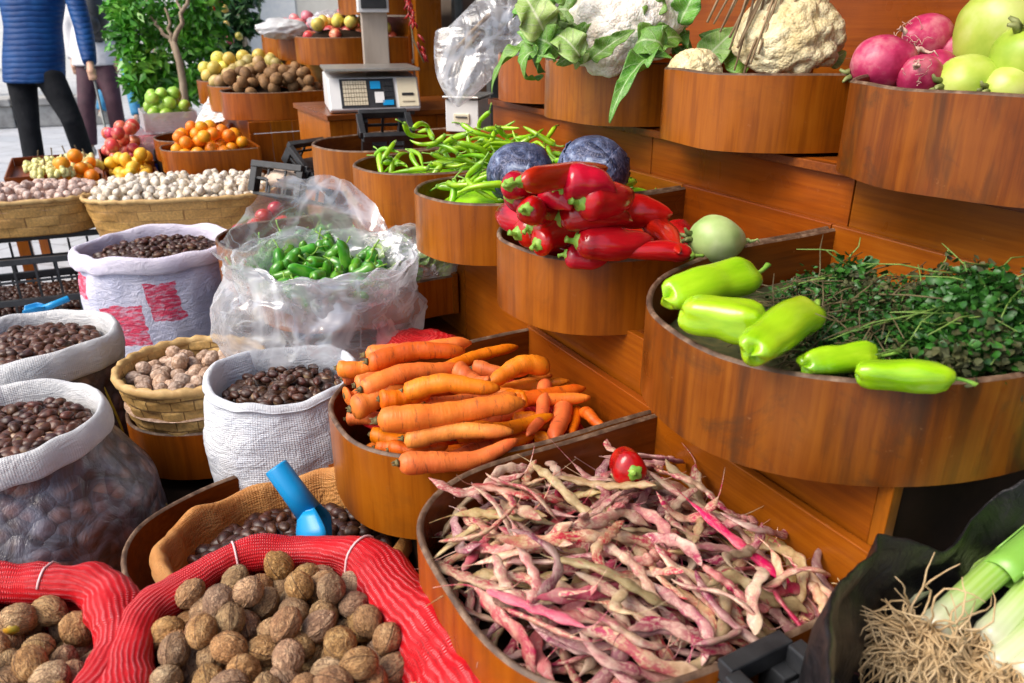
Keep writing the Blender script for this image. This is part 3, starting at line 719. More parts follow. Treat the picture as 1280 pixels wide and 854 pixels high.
# red peppers: (stem x, y, tip x, y, width, height over the rim)
RL = [(660, 300, 720, 318, 34, -.02), (700, 315, 780, 322, 36, -.03), (645, 280, 720, 300, 36, .0), (690, 262, 770, 290, 36, .03), (760, 300, 850, 320, 36, -.02), (800, 310, 868, 320, 30, -.03), (838, 282, 866, 318, 30, -.02),
      (634, 262, 690, 286, 34, .03), (650, 258, 712, 262, 32, .07), (635, 244, 690, 238, 34, .10),
      (648, 294, 704, 278, 33, .02), (672, 306, 726, 296, 33, .015), (704, 318, 770, 318, 26, .005), (865, 318, 754, 319, 22, .015),
      (806, 274, 846, 312, 25, .03), (716, 301, 822, 300, 40, .035), (699, 272, 790, 274, 40, .07), (766, 264, 838, 268, 38, .055), (660, 285, 720, 275, 30, .04),
      (683, 247, 712, 262, 32, .10), (660, 262, 704, 250, 30, .095), (720, 255, 795, 245, 42, .10), (701, 233, 770, 240, 42, .125), (640, 232, 700, 218, 30, .125), (644, 228, 764, 208, 27, .145)]
rlab = {24: 'long red pepper lying highest on the heap, pointing at a cabbage', 15: 'red pepper with a green stem near the front rim, lying lengthwise', 17: 'red pepper at the edge of the heap showing its round green stem by the divider', 13: 'slim red pepper lying along the front rim, tip first', 22: 'fat red pepper near the top showing a big green stem'}
for i, (x1, y1, x2, y2, w_, dz) in enumerate(RL):
    lay(pick(reds, i), (x1, y1), (x2, y2), ZB+dz, ZB+dz*.92, i*.9, w_*1.16, wm=.051, L0=.147, label=rlab.get(i, 'glossy red pepper in the heap beside the cabbages'), cat='pepper', group=None if i in rlab else 'red peppers heaped in their bin')
for i in range(10):
    p = S(rng.uniform(1.03, 1.30), rng.uniform(.75, 1.0), ZB-.06+rng.uniform(0, .03)); pick(reds, i).put(p, quat_axes(V+U*rng.uniform(-.6, .6)), 1, 'glossy red pepper in the heap beside the cabbages', 'pepper', 'red peppers heaped in their bin')
# green peppers
greens = protos(mk_green, 5)
GL = [(938, 345, 830, 374, 52, .035, 'light green pepper behind the others in the corner, lobed end forward'), (958, 402, 850, 388, 55, .03, 'fat light green pepper at the corner of its bin with a long stem'), (1014, 392, 936, 446, 56, .025, 'light green pepper leaning on the front rim beside the dry herbs'),
      (1096, 446, 1002, 456, 40, .0, 'light green pepper sunk between two others at the front rim'), (1190, 474, 1068, 466, 42, .005, 'light green pepper with a curled stem, farthest along the front rim')]
for i, (x1, y1, x2, y2, w_, dz, lb) in enumerate(GL):
    lay(pick(greens, i), (x1, y1), (x2, y2), ZB+dz, ZB+dz*.9, (.4, 1.2, 2.0, 2.9, 3.7)[i], w_, wm=.063, L0=.118, label=lb, cat='pepper')

# leaves: flat leaf in local XY, stalk at the origin, along +X
def leaf_grid(L, W, curl=.3, wav=.1, nu=14, nv=9, cup=.3, seed=0, fr=0.5, twist=0.0):
    pts = []
    for i in range(nu):
        u = i/(nu-1); wd = W*(math.sin(PI*min(1, u**fr*.97+.03))**.8)*.5+.002
        a = curl*u*1.6; x = L*(math.sin(a)/max(curl*1.6, 1e-3)); z = -L*(1-math.cos(a))/max(curl*1.6, 1e-3)
        row = []
        for j in range(nv):
            b = j/(nv-1)*2-1; y = b*wd
            zz = z+cup*abs(b)**1.6*wd+wav*wd*math.sin(u*17+seed+b*2)*abs(b)+.3*wav*wd*fbm((u*5+seed, b*3, seed), 2, 2)
            row.append((x-.25*abs(b)*wd*0, y*math.cos(twist*u), zz+y*math.sin(twist*u)))
        pts.append(row)
    return pts
def leafmat(name, a, b, vein, nv=9, rough=.45):
    t = NT(name); uv = t.n('ShaderNodeTexCoord').outputs['UV']; sx = t.n('ShaderNodeSeparateXYZ'); t.set(sx.inputs[0], uv)
    x = t.math('ABSOLUTE', t.math('SUBTRACT', sx.outputs[0], .5)); ob = t.coord('Object', rnd=True); nz = t.noise(ob, 40, 4)
    mid = t.ramp(x, [(.0, (1, 1, 1)), (.05, (0, 0, 0))])
    ph = t.math('ADD', t.math('MULTIPLY', sx.outputs[1], nv), t.math('ADD', t.math('MULTIPLY', x, -4.0), t.math('MULTIPLY', nz, .5)))
    sv = t.math('ABSOLUTE', t.math('SUBTRACT', t.math('FRACT', ph), .5))
    veins = t.ramp(sv, [(.0, (1, 1, 1)), (.07, (0, 0, 0))])
    net = t.ramp(t.vor(ob, 130, 'DISTANCE_TO_EDGE'), [(.0, (1, 1, 1)), (.09, (0, 0, 0))])
    c = t.ramp(nz, [(.3, a), (.7, b)])
    c = t.mix(t.math('MULTIPLY', net, .25), c, vein); c = t.mix(t.math('MULTIPLY', veins, .6), c, vein); c = t.mix(t.math('MULTIPLY', mid, .9), c, vein)
    c = t.vary(c, .35, .03)
    nm = t.bump(t.math('ADD', veins, t.math('MULTIPLY', nz, .8)), .5, .004)
    p = t.n('ShaderNodeBsdfPrincipled', Roughness=rough); t.set(p.inputs['Base Color'], c); t.set(p.inputs['Normal'], nm)
    tl = t.n('ShaderNodeBsdfTranslucent'); t.set(tl.inputs[0], c); mx = t.n('ShaderNodeMixShader'); mx.inputs[0].default_value = .25
    t.t.links.new(p.outputs[0], mx.inputs[1]); t.t.links.new(tl.outputs[0], mx.inputs[2]); t.t.links.new(mx.outputs[0], t.out.inputs[0])
    return t.m
MT['cauleaf'] = leafmat('cauliflower_leaf', (.07, .24, .015), (.22, .46, .06), (.55, .68, .38))
MT['caulpale'] = leafmat('pale_cauliflower_leaf', (.20, .40, .06), (.42, .58, .18), (.70, .76, .52))
def put_leaf(root, name, mat, at_, dirn, upn, L, W, **kw):
    m = M(); m.grid(leaf_grid(L, W, **kw))
    q = quat_axes(dirn, upn).to_matrix().to_4x4(); q.translation = Vector(tuple(at_)); m.xform(q)
    o = m.build(name, mat, root); sm = o.modifiers.new('u', 'SUBSURF'); sm.levels = 1; sm.render_levels = 1
    so_ = o.modifiers.new('s', 'SOLIDIFY'); so_.thickness = .0012
    return o
# cauliflowers
def curdmat(name, a, b, dirt):
    t = NT(name); v = t.coord('Object'); n = t.noise(v, 22, 4); fine = t.math('ADD', t.math('POWER', t.vor(v, 75), 2.0), t.math('MULTIPLY', t.math('POWER', t.vor(v, 200), 2.0), .45))
    c = t.ramp(n, [(.3, a), (.6, b)]); c = t.mix(t.ramp(t.noise(v, 14, 4, .7), [(.56, (0, 0, 0)), (.75, (.6, .6, .6))]), c, dirt)
    return t.done(c, .6, t.bump(t.math('ADD', t.math('MULTIPLY', t.noise(v, 300, 3, .6), .15), t.math('MULTIPLY', fine, -1.6)), .5, .006), sss=.15)
MT['curd_w'] = curdmat('white_curd', (.74, .66, .55), (.86, .82, .75), (.70, .55, .38))
MT['curd_y'] = curdmat('yellow_curd', (.55, .43, .20), (.74, .66, .42), (.50, .35, .10))
def curd(root, c, r, mat, seed, tilt=(0, 0, 1)):
    pts = []; g = random.Random(seed)
    cen = [Vector((g.gauss(0, 1), g.gauss(0, 1), abs(g.gauss(0, 1))*.9)).normalized() for _ in range(90)]
    for _ in range(6):
        for i in range(90):
            f = Vector()
            for j in range(90):
                if i != j:
                    d = cen[i]-cen[j]; l = max(d.length, .02)
                    if l < .6: f += d/l**3
            cen[i] = (cen[i]+f*.0006).normalized()
    cen = np.array([tuple(x) for x in cen])
    def fn(d):
        q = np.sqrt(((cen-d)**2).sum(1)); q.sort(); a = 1-min(1, q[0]/.21)**2
        base = 1.0 if d[2] > -.1 else max(.45, 1+.8*(d[2]+.1))
        return base*(.89+.13*math.sqrt(max(0, a))+.022*fbm(np.array(d)+seed, 3, 9)+.05*fbm(np.array(d)+seed, 1, 2))
    m = M(); m.ball((0, 0, 0), (r, r, r*.86), 110, 64, fn)
    q = quat_axes(Vector(tilt).orthogonal(), tilt).to_matrix().to_4x4(); q.translation = Vector(tuple(c)); m.xform(q)
    return m.build('curd', MT[mat], root)
# white cauliflower, tilted towards the street, resting in the bin
c1 = PD(783, 26, 1.80); k1 = mpp(c1)
cf = thing('cauliflower', 'large white cauliflower wrapped in green leaves on the top tier', 'cauliflower', c1+np.array([0, 0, -.12]))
curd(cf, c1, 82*k1, 'curd_w', 3, (-.35, -.6, .7))
camv = np.array([0, -1, .1]); rt = np.array([1., 0, 0]); upw = np.array([0, .0, 1.])
LV = [((690, 20), (-.5, -.45, .35), (-.2, -1, .5), .13, .09, 1.1, 'cauleaf'), ((700, 66), (-.8, -.5, .7), (0, -1, .6), .12, .09, .6, 'cauleaf'), ((725, 72), (-.6, -.55, 1.0), (.2, -1, .3), .15, .075, 1.4, 'caulpale'),
      ((740, 74), (.75, -.45, .7), (-.2, -1, .5), .12, .05, .3, 'cauleaf'), ((690, 60), (-1, -.3, .2), (0, -.6, 1), .11, .085, 1.6, 'cauleaf'), ((680, 40), (-.4, -.5, .8), (0, -1, .2), .14, .10, 1.0, 'caulpale'),
      ((672, 66), (-1, -.35, .15), (0, -.3, 1), .14, .07, 2.0, 'cauleaf'), ((800, 62), (.9, -.3, .6), (0, -1, .6), .14, .09, .8, 'cauleaf'), ((830, 62), (-.3, -.7, .6), (.3, -.8, .5), .15, .085, 2.0, 'cauleaf'),
      ((850, 30), (.3, -.2, 1), (-.4, -1, .2), .12, .07, .6, 'cauleaf'), ((818, 20), (-.2, -.3, 1), (0, -1, .3), .10, .06, .9, 'cauleaf'), ((710, -10), (-.2, -.4, .4), (0, -1, .4), .13, .10, 1.2, 'cauleaf')]
for i, (px, d_, u_, L, W, cu, mt_) in enumerate(LV):
    put_leaf(cf, 'leaf', MT[mt_], PD(*px, 1.70-.02*(i % 3)), d_, u_, L*.92, W*.85, curl=cu*1.3, wav=.55, seed=i*2.1, cup=.45)
g = random.Random(21)
for i in range(13):
    px = (g.uniform(662, 760), g.uniform(-5, 72)) if i < 10 else (g.uniform(820, 850), g.uniform(10, 60)); d_ = (g.uniform(-1, .5), g.uniform(-.8, -.3), g.uniform(-.2, .9))
    put_leaf(cf, 'leaf', MT['caulpale' if i % 3 == 0 else 'cauleaf'], PD(*px, 1.72+.06*g.random()), d_, (g.uniform(-.5, .5), -1, g.uniform(.1, .8)), g.uniform(.07, .11), g.uniform(.04, .07), curl=g.uniform(.6, 2.2), wav=.75, seed=i*3.3, cup=.5)
# hanging wilted leaf over the rim
put_leaf(cf, 'leaf', MT['cauleaf'], PD(815, 72, 1.66), (-.25, -.35, -.02), (0, -.4, 1), .20, .045, curl=.95, wav=.9, seed=4, cup=.8)
put_leaf(cf, 'leaf', MT['cauleaf'], PD(668, 60, 1.93), (-1, -.3, .0), (0, -.2, 1), .17, .05, curl=1.0, wav=.5, seed=9, cup=.6)
c2 = PD(985, 52, 1.62); k2 = mpp(c2)
cy = thing('cauliflower', 'yellowish cauliflower without leaves beside the dry stalks', 'cauliflower', c2+np.array([0, 0, -.1]))
curd(cy, c2, 66*k2, 'curd_y', 8, (-.1, -.5, .85))
put_leaf(cy, 'leaf', MT['caulpale'], PD(1035, 80, 1.66), (.8, -.1, .6), (0, -1, .3), .05, .035, curl=.5, wav=.3)
c3 = PD(868, 92, 1.62)
c3r = thing('cauliflower', 'small brownish cauliflower piece at the front rim under the green leaves', 'cauliflower', c3)
curd(c3r, c3, 34*mpp(c3), 'curd_y', 12, (0, -.3, 1))
lf = thing('loose_leaf', 'loose pale green cauliflower leaf behind the small curd piece', 'leaf', PD(900, 60, 1.75))
put_leaf(lf, 'blade', MT['cauleaf'], PD(940, 78, 1.75), (-.8, -.2, .55), (0, -1, .5), .14, .11, curl=.5, wav=.2, seed=3)
put_leaf(lf, 'blade', MT['caulpale'], PD(880, 75, 1.74), (.5, -.2, .6), (0, -1, .5), .10, .07, curl=.4, wav=.2, seed=5)
MT['stalk'] = pmat('dry_stalk', [(.3, (.16, .095, .045)), (.6, (.32, .22, .12)), (.8, (.45, .36, .24))], 30, .65, stretch=(1, 1, .2), val=.3)
sk = thing('stalk_bundle', 'bundle of dry brown stalks leaning on the yellowish cauliflower', 'stalks', PD(930, 60, 1.56))
SK = [((960+q*7, -60), (900+q*9+(q*37) % 17, 40+(q*53) % 46)) for q in range(14)]+[((955, -60), (918, 88)), ((970, -60), (930, 92)), ((985, -60), (938, 80)), ((930, -60), (884, 28)), ((940, -60), (892, 30)), ((950, -60), (905, 30)), ((962, -60), (912, 62)), ((1000, -60), (932, 82)), ((1010, -40), (980, 45)), ((965, -60), (974, 52)), ((945, -50), (916, 50)), ((975, -60), (922, 60))]
for i, (a, b) in enumerate(SK):
    dd = 1.53+.012*(i % 4); p0, p1 = PD(*a, dd), PD(*b, dd+.02); md = (p0+p1)/2+rng.normal(0, .004, 3)
    m = M(); m.tube([p0, md, p1], [.0022+.001*(i % 3), .0026, .002+.0008*(i % 2)], 7); m.build('stalk', MT['stalk'], sk)

# radishes and turnips on the top tier
MT['radish'] = pmat('radish_skin', [(.3, (.30, .010, .055)), (.5, (.46, .03, .11)), (.68, (.56, .18, .22)), (.8, (.52, .33, .27))], 26, .42, val=.25, bump=.2, bscale=60)
MT['hair'] = pmat('root_hair', [(.4, (.50, .30, .25)), (.7, (.65, .50, .40))], 50, .7)
MT['turnip'] = pmat('turnip_skin', [(.3, (.26, .42, .03)), (.55, (.44, .55, .08)), (.8, (.60, .62, .24))], 11, .38, val=.2, bump=.12, bscale=30)
MT['leafstub'] = pmat('leaf_stub', [(.3, (.10, .13, .03)), (.7, (.30, .33, .12))], 40, .6)
def root_veg(name, label, c, r, el, mat, axis, tail, group=None, hair=True, seed=0):
    rt_ = thing(name, label, name.replace('_', ' '), c-np.array([0, 0, r*.9]), group)
    q = quat_axes(axis, (0, 0, 1)).to_matrix().to_4x4(); q.translation = Vector(tuple(c))
    def fn(d): return 1+.05*fbm(np.array(d)+seed, 2, 1.3)-.05*max(0, -d[0])**6
    m = M(); m.ball((0, 0, 0), r, 36, 24, fn); m.v = [(x*el+(.25*r*max(0, x/r)**7), y, z) for x, y, z in m.v]; m.xform(q); m.build('root', MT[mat], rt_)
    m = M(); g = random.Random(seed+2)
    p = [(r*el*1.15, 0, 0)]
    for k in range(8): p.append((p[-1][0]+tail/8, p[-1][1]+g.gauss(0, .004), p[-1][2]+g.gauss(0, .004)))
    m.tube(p, np.linspace(r*.12, .0006, 9), 7)
    m.xform(q); m.build('tail', MT['hair' if hair else mat], rt_)
    if hair:
        for h in range(7):
            m = M(); a = g.uniform(0, 6.28); pp = [(r*el*g.uniform(.7, 1.1), r*.5*math.cos(a), r*.5*math.sin(a))]
            for k in range(7): pp.append((pp[-1][0]+g.uniform(-.002, .007), pp[-1][1]+g.gauss(0, .005), pp[-1][2]+g.gauss(0, .005)))
            m.tube(pp, .0005, 4); m.xform(q); m.build('root_hair', MT['hair'], rt_)
    m = M()
    for h in range(4):
        a = h*1.7; m.tube([(-r*el*.96, .15*r*math.cos(a), .15*r*math.sin(a)), (-r*el*1.15, .2*r*math.cos(a), .2*r*math.sin(a)), (-r*el*1.25, .36*r*math.cos(a), .36*r*math.sin(a))], [.12*r, .09*r, .05*r], 6)
    m.xform(q); m.build('leaf_stub', MT['leafstub'], rt_)
    return rt_
RD = 1.40
def rv(px, py, rpx, d, *a, **k): c = PD(px, py, d); return c, rpx*mpp(c)
for i, (px, py, rp, d, el, ax, mt_, nm, lb, tail) in enumerate([
    (1100, 80, 34, 1.40, 1.05, (.7, -.3, .35), 'radish', 'radish', 'big pink radish in the rear corner, root hairs towards the others', .03), (1160, 48, 29, 1.47, 1.1, (-.8, -.3, .1), 'radish', 'radish', 'pink radish lying highest, behind the other radishes', .035),
    (1150, 97, 27, 1.36, 1.0, (-.5, -.6, .3), 'radish', 'radish', 'bright magenta radish at the front rim', .03), (1192, 66, 24, 1.46, 1.0, (.4, .6, .2), 'radish', 'radish', 'dull radish wedged between the high radish and the big turnip', .02),
    (1172, 88, 24, 1.42, 1.0, (.6, .3, .1), 'radish', 'radish', 'small dark radish behind the magenta one', .02),
    (1252, 36, 54, 1.40, 1.0, (-.5, -.1, -.7), 'turnip', 'turnip', 'largest yellow green turnip, lying highest in its bin', .02), (1288, 76, 46, 1.30, 1.05, (.5, .2, -.8), 'turnip', 'turnip', 'bright green turnip with a leafy top, cut by the frame edge', .02),
    (1210, 106, 36, 1.34, 1.2, (1, .2, .0), 'turnip', 'turnip', 'pale turnip low at the front rim between radish and big turnip', .02), (1262, 112, 30, 1.30, 1.2, (1, .2, .0), 'turnip', 'turnip', 'pale turnip half sunk below the bright green one', .02)]):
    c, r = rv(px, py, rp, d); root_veg(nm, lb, c, r, el, mt_, ax, tail, None, mt_ == 'radish', i)
# kohlrabi-like radish in the red pepper bin
MT['kohl'] = pmat('pale_radish_skin', [(.3, (.22, .38, .08)), (.55, (.40, .52, .20)), (.8, (.60, .66, .38))], 11, .42, bump=.12, bscale=30)
c = P(893, 300, ZB+.012); root_veg('white_radish', 'single pale green radish lying beside the red peppers against the divider', c, 31*mpp(c), 1.1, 'kohl', (1, .15, -.15), .035, None, False, 77)

# red cabbages
def cabmat():
    t = NT('red_cabbage'); v = t.coord('Object')
    n = t.noise(v, 16, 6, .72, 1.4); c = t.ramp(n, [(.34, (.005, .007, .018)), (.48, (.020, .030, .080)), (.57, (.10, .135, .25)), (.70, (.40, .47, .60))])
    n2 = t.noise(t.coord('Object', (1, 1, .25)), 48, 4, .6, 2.5); vein = t.math('ABSOLUTE', t.math('SUBTRACT', n2, .5)); c = t.mix(t.ramp(vein, [(.0, (.7, .7, .7)), (.035, (0, 0, 0))]), c, (.24, .24, .34))
    c = t.mix(t.ramp(t.noise(v, 9, 3), [(.55, (0, 0, 0)), (.7, (.8, .8, .8))]), c, (.10, .035, .075))
    return t.done(c, .45, t.bump(t.math('ADD', t.math('MULTIPLY', vein, -2.0), n), .5, .006), spec=.35)
MT['cabbage'] = cabmat()
def cabbage(label, c, r, seed):
    o = thing('red_cabbage', label, 'cabbage', c-np.array([0, 0, r]))
    m = M(); m.ball(c, (r, r, r*.95), 48, 32, lambda d: 1+.02*fbm(d+seed, 3, 2.5)); m.build('head', MT['cabbage'], o)
    g = random.Random(seed)
    for k in range(5):
        a0 = g.uniform(0, 6.28); el = g.uniform(-.1, .5); wd = g.uniform(.7, .95); pts = []
        ce = Vector((math.cos(a0)*math.cos(el), math.sin(a0)*math.cos(el), math.sin(el))); t1 = ce.orthogonal().normalized(); t2 = ce.cross(t1)
        for i in range(14):
            row = []
            for j in range(14):
                x, y = (i/13*2-1)*wd, (j/13*2-1)*wd; f = 1-.15*(x*x*y*y)
                d = (ce+t1*x*f+t2*y*f).normalized(); rr = r*(1.012+.07*max(abs(x), abs(y))**6/wd**6*(.4+fbm((x*3+k, y*3, seed), 2, 2))+.02*fbm(np.array(d)+seed, 3, 2.5))
                row.append(tuple(np.array(c)+np.array(d)*rr*np.array([1, 1, .95])))
            pts.append(row)
        m = M(); m.grid(pts); m.build('outer_leaf', MT['cabbage'], o, solid=.0015)
c = PD(650, 218, 1.72); cabbage('purplish red cabbage with a ragged leaf edge, nearer the long peppers', c, 42*mpp(c), 4)
c = PD(741, 212, 1.66); cabbage('bluish red cabbage behind the topmost red pepper', c, 44*mpp(c), 9)

# long green peppers
longs = protos(mk_long, 10)
LG = 'long light green pepper tangled in the heap of its bin'
for key, n, dz in (('lpep', 80, .012), ('cab', 60, .02)):
    bpz = binpoly(key, .006)
    if key == 'lpep': bpz = np.array([q-U[:2]*max(0, q@U[:2]-2.05) for q in bpz])
    bz = mound(ZB-.07, .06+dz, bpz, .16); fill(BINS[key]['root'], 'filling', bpz, bz, MT['longpep'], .012)
    hp = Heap(bpz, bz, .004)
    for i, (loc, ya, pit) in enumerate(hp.drop([(x, 0, 0, .0075) for x in np.linspace(-.066, .06, 8)], n, 18, .0, .4)):
        pick(longs, int(rng.integers(10))).put(loc, q_yp(ya, pit+rng.normal(0, .22), rng.uniform(0, 6)), rng.uniform(.70, .92), LG if key == 'lpep' else 'long light green pepper around the red cabbages', 'pepper', 'long peppers in their own bin' if key == 'lpep' else 'long peppers in the cabbage bin')
pick(longs, 3).put(P(788, 232, ZB+.01), quat_axes((-.3, -.9, .1)), 1, 'long green pepper sticking out beside the bluish cabbage', 'pepper')
toms = protos(mk_fruit('tomato', 'redpep', .03, .1, .85, True), 2)
toms[0].put(P(518, 172, ZB-.05), None, 1.1, 'single red tomato in the almost empty bin', 'tomato')
for i, (px, py) in enumerate(((345, 262), (330, 272), (318, 284), (300, 292), (336, 290), (352, 280))):
    toms[1].put(P(px, py, ZA-.055+.01*(i % 2)), rq(), 1.1, 'red tomato in the bin behind the clear pepper bag', 'tomato', 'tomatoes in the half hidden bin')

# herbs
MT['parsley'] = pmat('parsley_leaf', [(.3, (.008, .050, .006)), (.6, (.025, .115, .011)), (.8, (.07, .21, .028))], 30, .45)
MT['dryherb'] = pmat('dry_herb', [(.3, (.022, .026, .008)), (.5, (.050, .058, .015)), (.65, (.085, .075, .022)), (.8, (.16, .12, .05))], 40, .75)
MT['twig'] = pmat('herb_twig', [(.3, (.055, .040, .016)), (.7, (.14, .11, .045))], 40, .7)
MT['twig_g'] = pmat('green_twig', [(.3, (.06, .15, .02)), (.7, (.20, .30, .06))], 40, .6)
def herbs(name, label, poly, z0, h, n, mat, twig, leafL, seed, dirn, twf=.16, lw=.42, mat2=None, f2=.3):
    g = random.Random(seed); root = thing(name, label, 'herbs', (*np.mean(poly, 0)[:2], z0)); mo = mound(z0, h, poly, .12); pl = np.asarray(poly)[:, :2]
    lo, hi = pl.min(0), pl.max(0); m = M(); mt = M(); cnt = 0
    while cnt < n:
        x, y = g.uniform(lo[0], hi[0]), g.uniform(lo[1], hi[1])
        if poly_dist(pl, x, y) < 0 or poly_dist(GPOLY, x, y) < .012: continue
        cnt += 1; z = mo(x, y)+g.gauss(0, .012)+.012*fbm((x, y, seed), 2, 14)
        if g.random() < twf:
            d = Vector(dirn)*g.choice((1, -1))+Vector((g.gauss(0, .55), g.gauss(0, .55), g.gauss(.1, .25))); d.normalize(); L = g.uniform(.05, .13)
            cv = Vector((g.gauss(0, .4), g.gauss(0, .4), -.35)); p = [Vector((x, y, z))+d*L*k/3+cv*L*(k/3)**2*.5+Vector((g.gauss(0, .003), g.gauss(0, .003), g.gauss(0, .003))) for k in range(4)]
            
            if all(poly_dist(GPOLY, q.x, q.y) > .002 for q in p): mt.tube([tuple(q) for q in p], [.0013, .0011, .0009, .0006], 5)
        for _ in range(3):
            L = leafL*g.uniform(.6, 1.3); a = g.uniform(0, 6.28); d = Vector((math.cos(a), math.sin(a), g.uniform(-.3, .8))).normalized(); s_ = d.orthogonal().normalized(); s_.rotate(Quaternion(d, g.uniform(0, 6.28)))
            o = Vector((x+g.gauss(0, .008), y+g.gauss(0, .008), z+g.gauss(0, .006))); w_ = L*lw; nn = d.cross(s_)
            vs = [o, o+d*L*.35+s_*w_-nn*.1*L, o+d*L*.75+s_*w_*.7, o+d*L, o+d*L*.75-s_*w_*.7, o+d*L*.35-s_*w_-nn*.1*L, o+d*L*.5+nn*.12*L]
            m.add([tuple(v) for v in vs], [[0, 1, 6], [1, 2, 6], [2, 3, 6], [3, 4, 6], [4, 5, 6], [5, 0, 6]], 1 if mat2 and fbm((x, y, seed+4), 2, 11)+g.gauss(0, .25) > f2-.2 else 0)
    tag(m.build('foliage', [MT[mat], MT[mat2 or mat]], root), kind='stuff'); tag(mt.build('twigs', MT[twig], root), kind='stuff')
    return root
GPOLY = np.array([S(s, t, 0)[:2] for s, t in BINS['gpep']['i']]); 
hb1 = [P(975, 345, ZB+.02), P(1005, 335, ZB+.02), P(1080, 345, ZB+.02), P(1140, 345, ZB+.02), P(1175, 400, ZB), P(1150, 445, ZB), P(1085, 440, ZB), P(1030, 430, ZB), P(1000, 400, ZB), P(960, 378, ZB)]
hb2 = [P(1130, 345, ZB+.02), P(1200, 360, ZB+.02), P(1300, 378, ZB+.02), P(1400, 400, ZB), P(1380, 440, ZB), P(1285, 455, ZB), P(1225, 468, ZB), P(1190, 462, ZB), P(1130, 440, ZB), P(1110, 390, ZB)]
herbs('herb_bunch', 'bunch of dry brownish herb twigs between the green peppers and the divider', hb1, ZB-.035, .062, 3000, 'dryherb', 'twig', .0090, 3, U*.2+V, .14, .34, 'parsley', .30)
herbs('herb_bunch', 'dark green leafy herb heap at the edge of the green pepper bin', hb2, ZB-.02, .075, 3600, 'parsley', 'twig_g', .0115, 5, V, .07, .40, 'dryherb', .42)
herbs('herb_sprig', 'small fresh green sprig on top of the dry herbs', [P(1045, 338, ZB+.03), P(1085, 336, ZB+.03), P(1090, 352, ZB+.03), P(1050, 356, ZB+.03)], ZB+.025, .015, 60, 'parsley', 'twig_g', .013, 8, V)
fl = thing('herb_heap', 'bed of crushed stems under the herbs', 'herbs', S(.66, .95, ZB-.12))
pl = binpoly('gpep', .012); m = M(); pts = []
cc = pl.mean(0)
for k in np.linspace(1, .02, 8): pts.append([(*(cc+(q-cc)*k), ZB-.085+.02*fbm((*((cc+(q-cc)*k)*9), 1), 2, 1)) for q in pl])
m.grid(pts, True, (False, True)); m.build('bed', MT['dryherb'], fl)
# ---------------------------------------------------------------- sacks, baskets, bags and crates in front of the stand
walnuts = protos(mk_walnut, 5); chestnuts = protos(mk_chestnut, 3); garlics = protos(mk_garlic, 3)
def pw(p, mat):
    for q in p: q.root.data.materials.clear(); q.root.data.materials.append(MT[mat])
    return p
walnuts_p = pw(protos(mk_walnut, 4), 'walnut_pale')
def strew(pl, poly, base, r, n, label, cat, group, cell=.005, cands=10, margin=.0, sink=.12, scale=(.88, 1.1), sph=None, upright=False, flatq=False, root=None):
    hp = Heap(poly, base, cell)
    if root is not None:                                  # lower layer that fills the container, one uncounted mass
        me = pick(pl, 0).root.data; vs = np.array([v.co[:] for v in me.vertices]); fs_ = [list(p.vertices) for p in me.polygons]
        if len(vs) > 300:
            b = M(); b.ball(OFF, (r*1.02, r*.96, r*.98), 14, 9, lambda d: 1+.05*ridged(d, 1, 3)); vs = np.array(b.v); fs_ = b.f
        m = M(); st_ = r*1.85; lo, hi = hp.lo, hp.hi; row = 0; y = lo[1]
        while y < hi[1]:
            x = lo[0]+(row % 2)*st_/2
            while x < hi[0]:
                px_, py_ = x+rng.normal(0, r*.18), y+rng.normal(0, r*.18); x += st_
                if poly_dist(hp.poly, px_, py_) < max(margin, r*1.7): continue
                z = base(px_, py_)+rng.normal(0, r*.25); R = np.array((Quaternion((0, 0, 1), rng.uniform(0, 6.28)) @ Quaternion((1, 0, 0), rng.normal(0, 1.1))).to_matrix()) if flatq else np.array(rq().to_matrix())
                m.add(vs@R.T+np.array([px_, py_, z]), fs_); hp.put([(px_, py_, 0, r)], z+(r*.6 if flatq else 0))
            y += st_*.87; row += 1
        if m.v: tag(m.build(cat.replace(' ', '_')+'_bed', pick(pl, 0).root.data.materials[0], root), kind='stuff')
    cands = max(cands, 30)
    for i, (loc, ya, pit) in enumerate(hp.drop(sph or [(0, 0, 0, r)], n, cands, margin, sink)):
        q = rq()
        if flatq: q = Quaternion((0, 0, 1), rng.uniform(0, 6.28)) @ Quaternion((1, 0, 0), rng.normal(0, 1.15))
        pick(pl, int(rng.integers(len(pl)))).put(loc, q, rng.uniform(*scale), label, cat, group)
def closed(path, n=80):
    """smooth closed curve through points"""
    p = np.asarray(path, float); k = len(p); out = []
    for i in range(n):
        u = i/n*k; j = int(u); f = u-j; a, b, c, d = p[(j-1) % k], p[j % k], p[(j+1) % k], p[(j+2) % k]
        out.append(.5*((2*b)+(-a+c)*f+(2*a-5*b+4*c-d)*f*f+(-a+3*b-3*c+d)*f**3))
    return np.array(out)
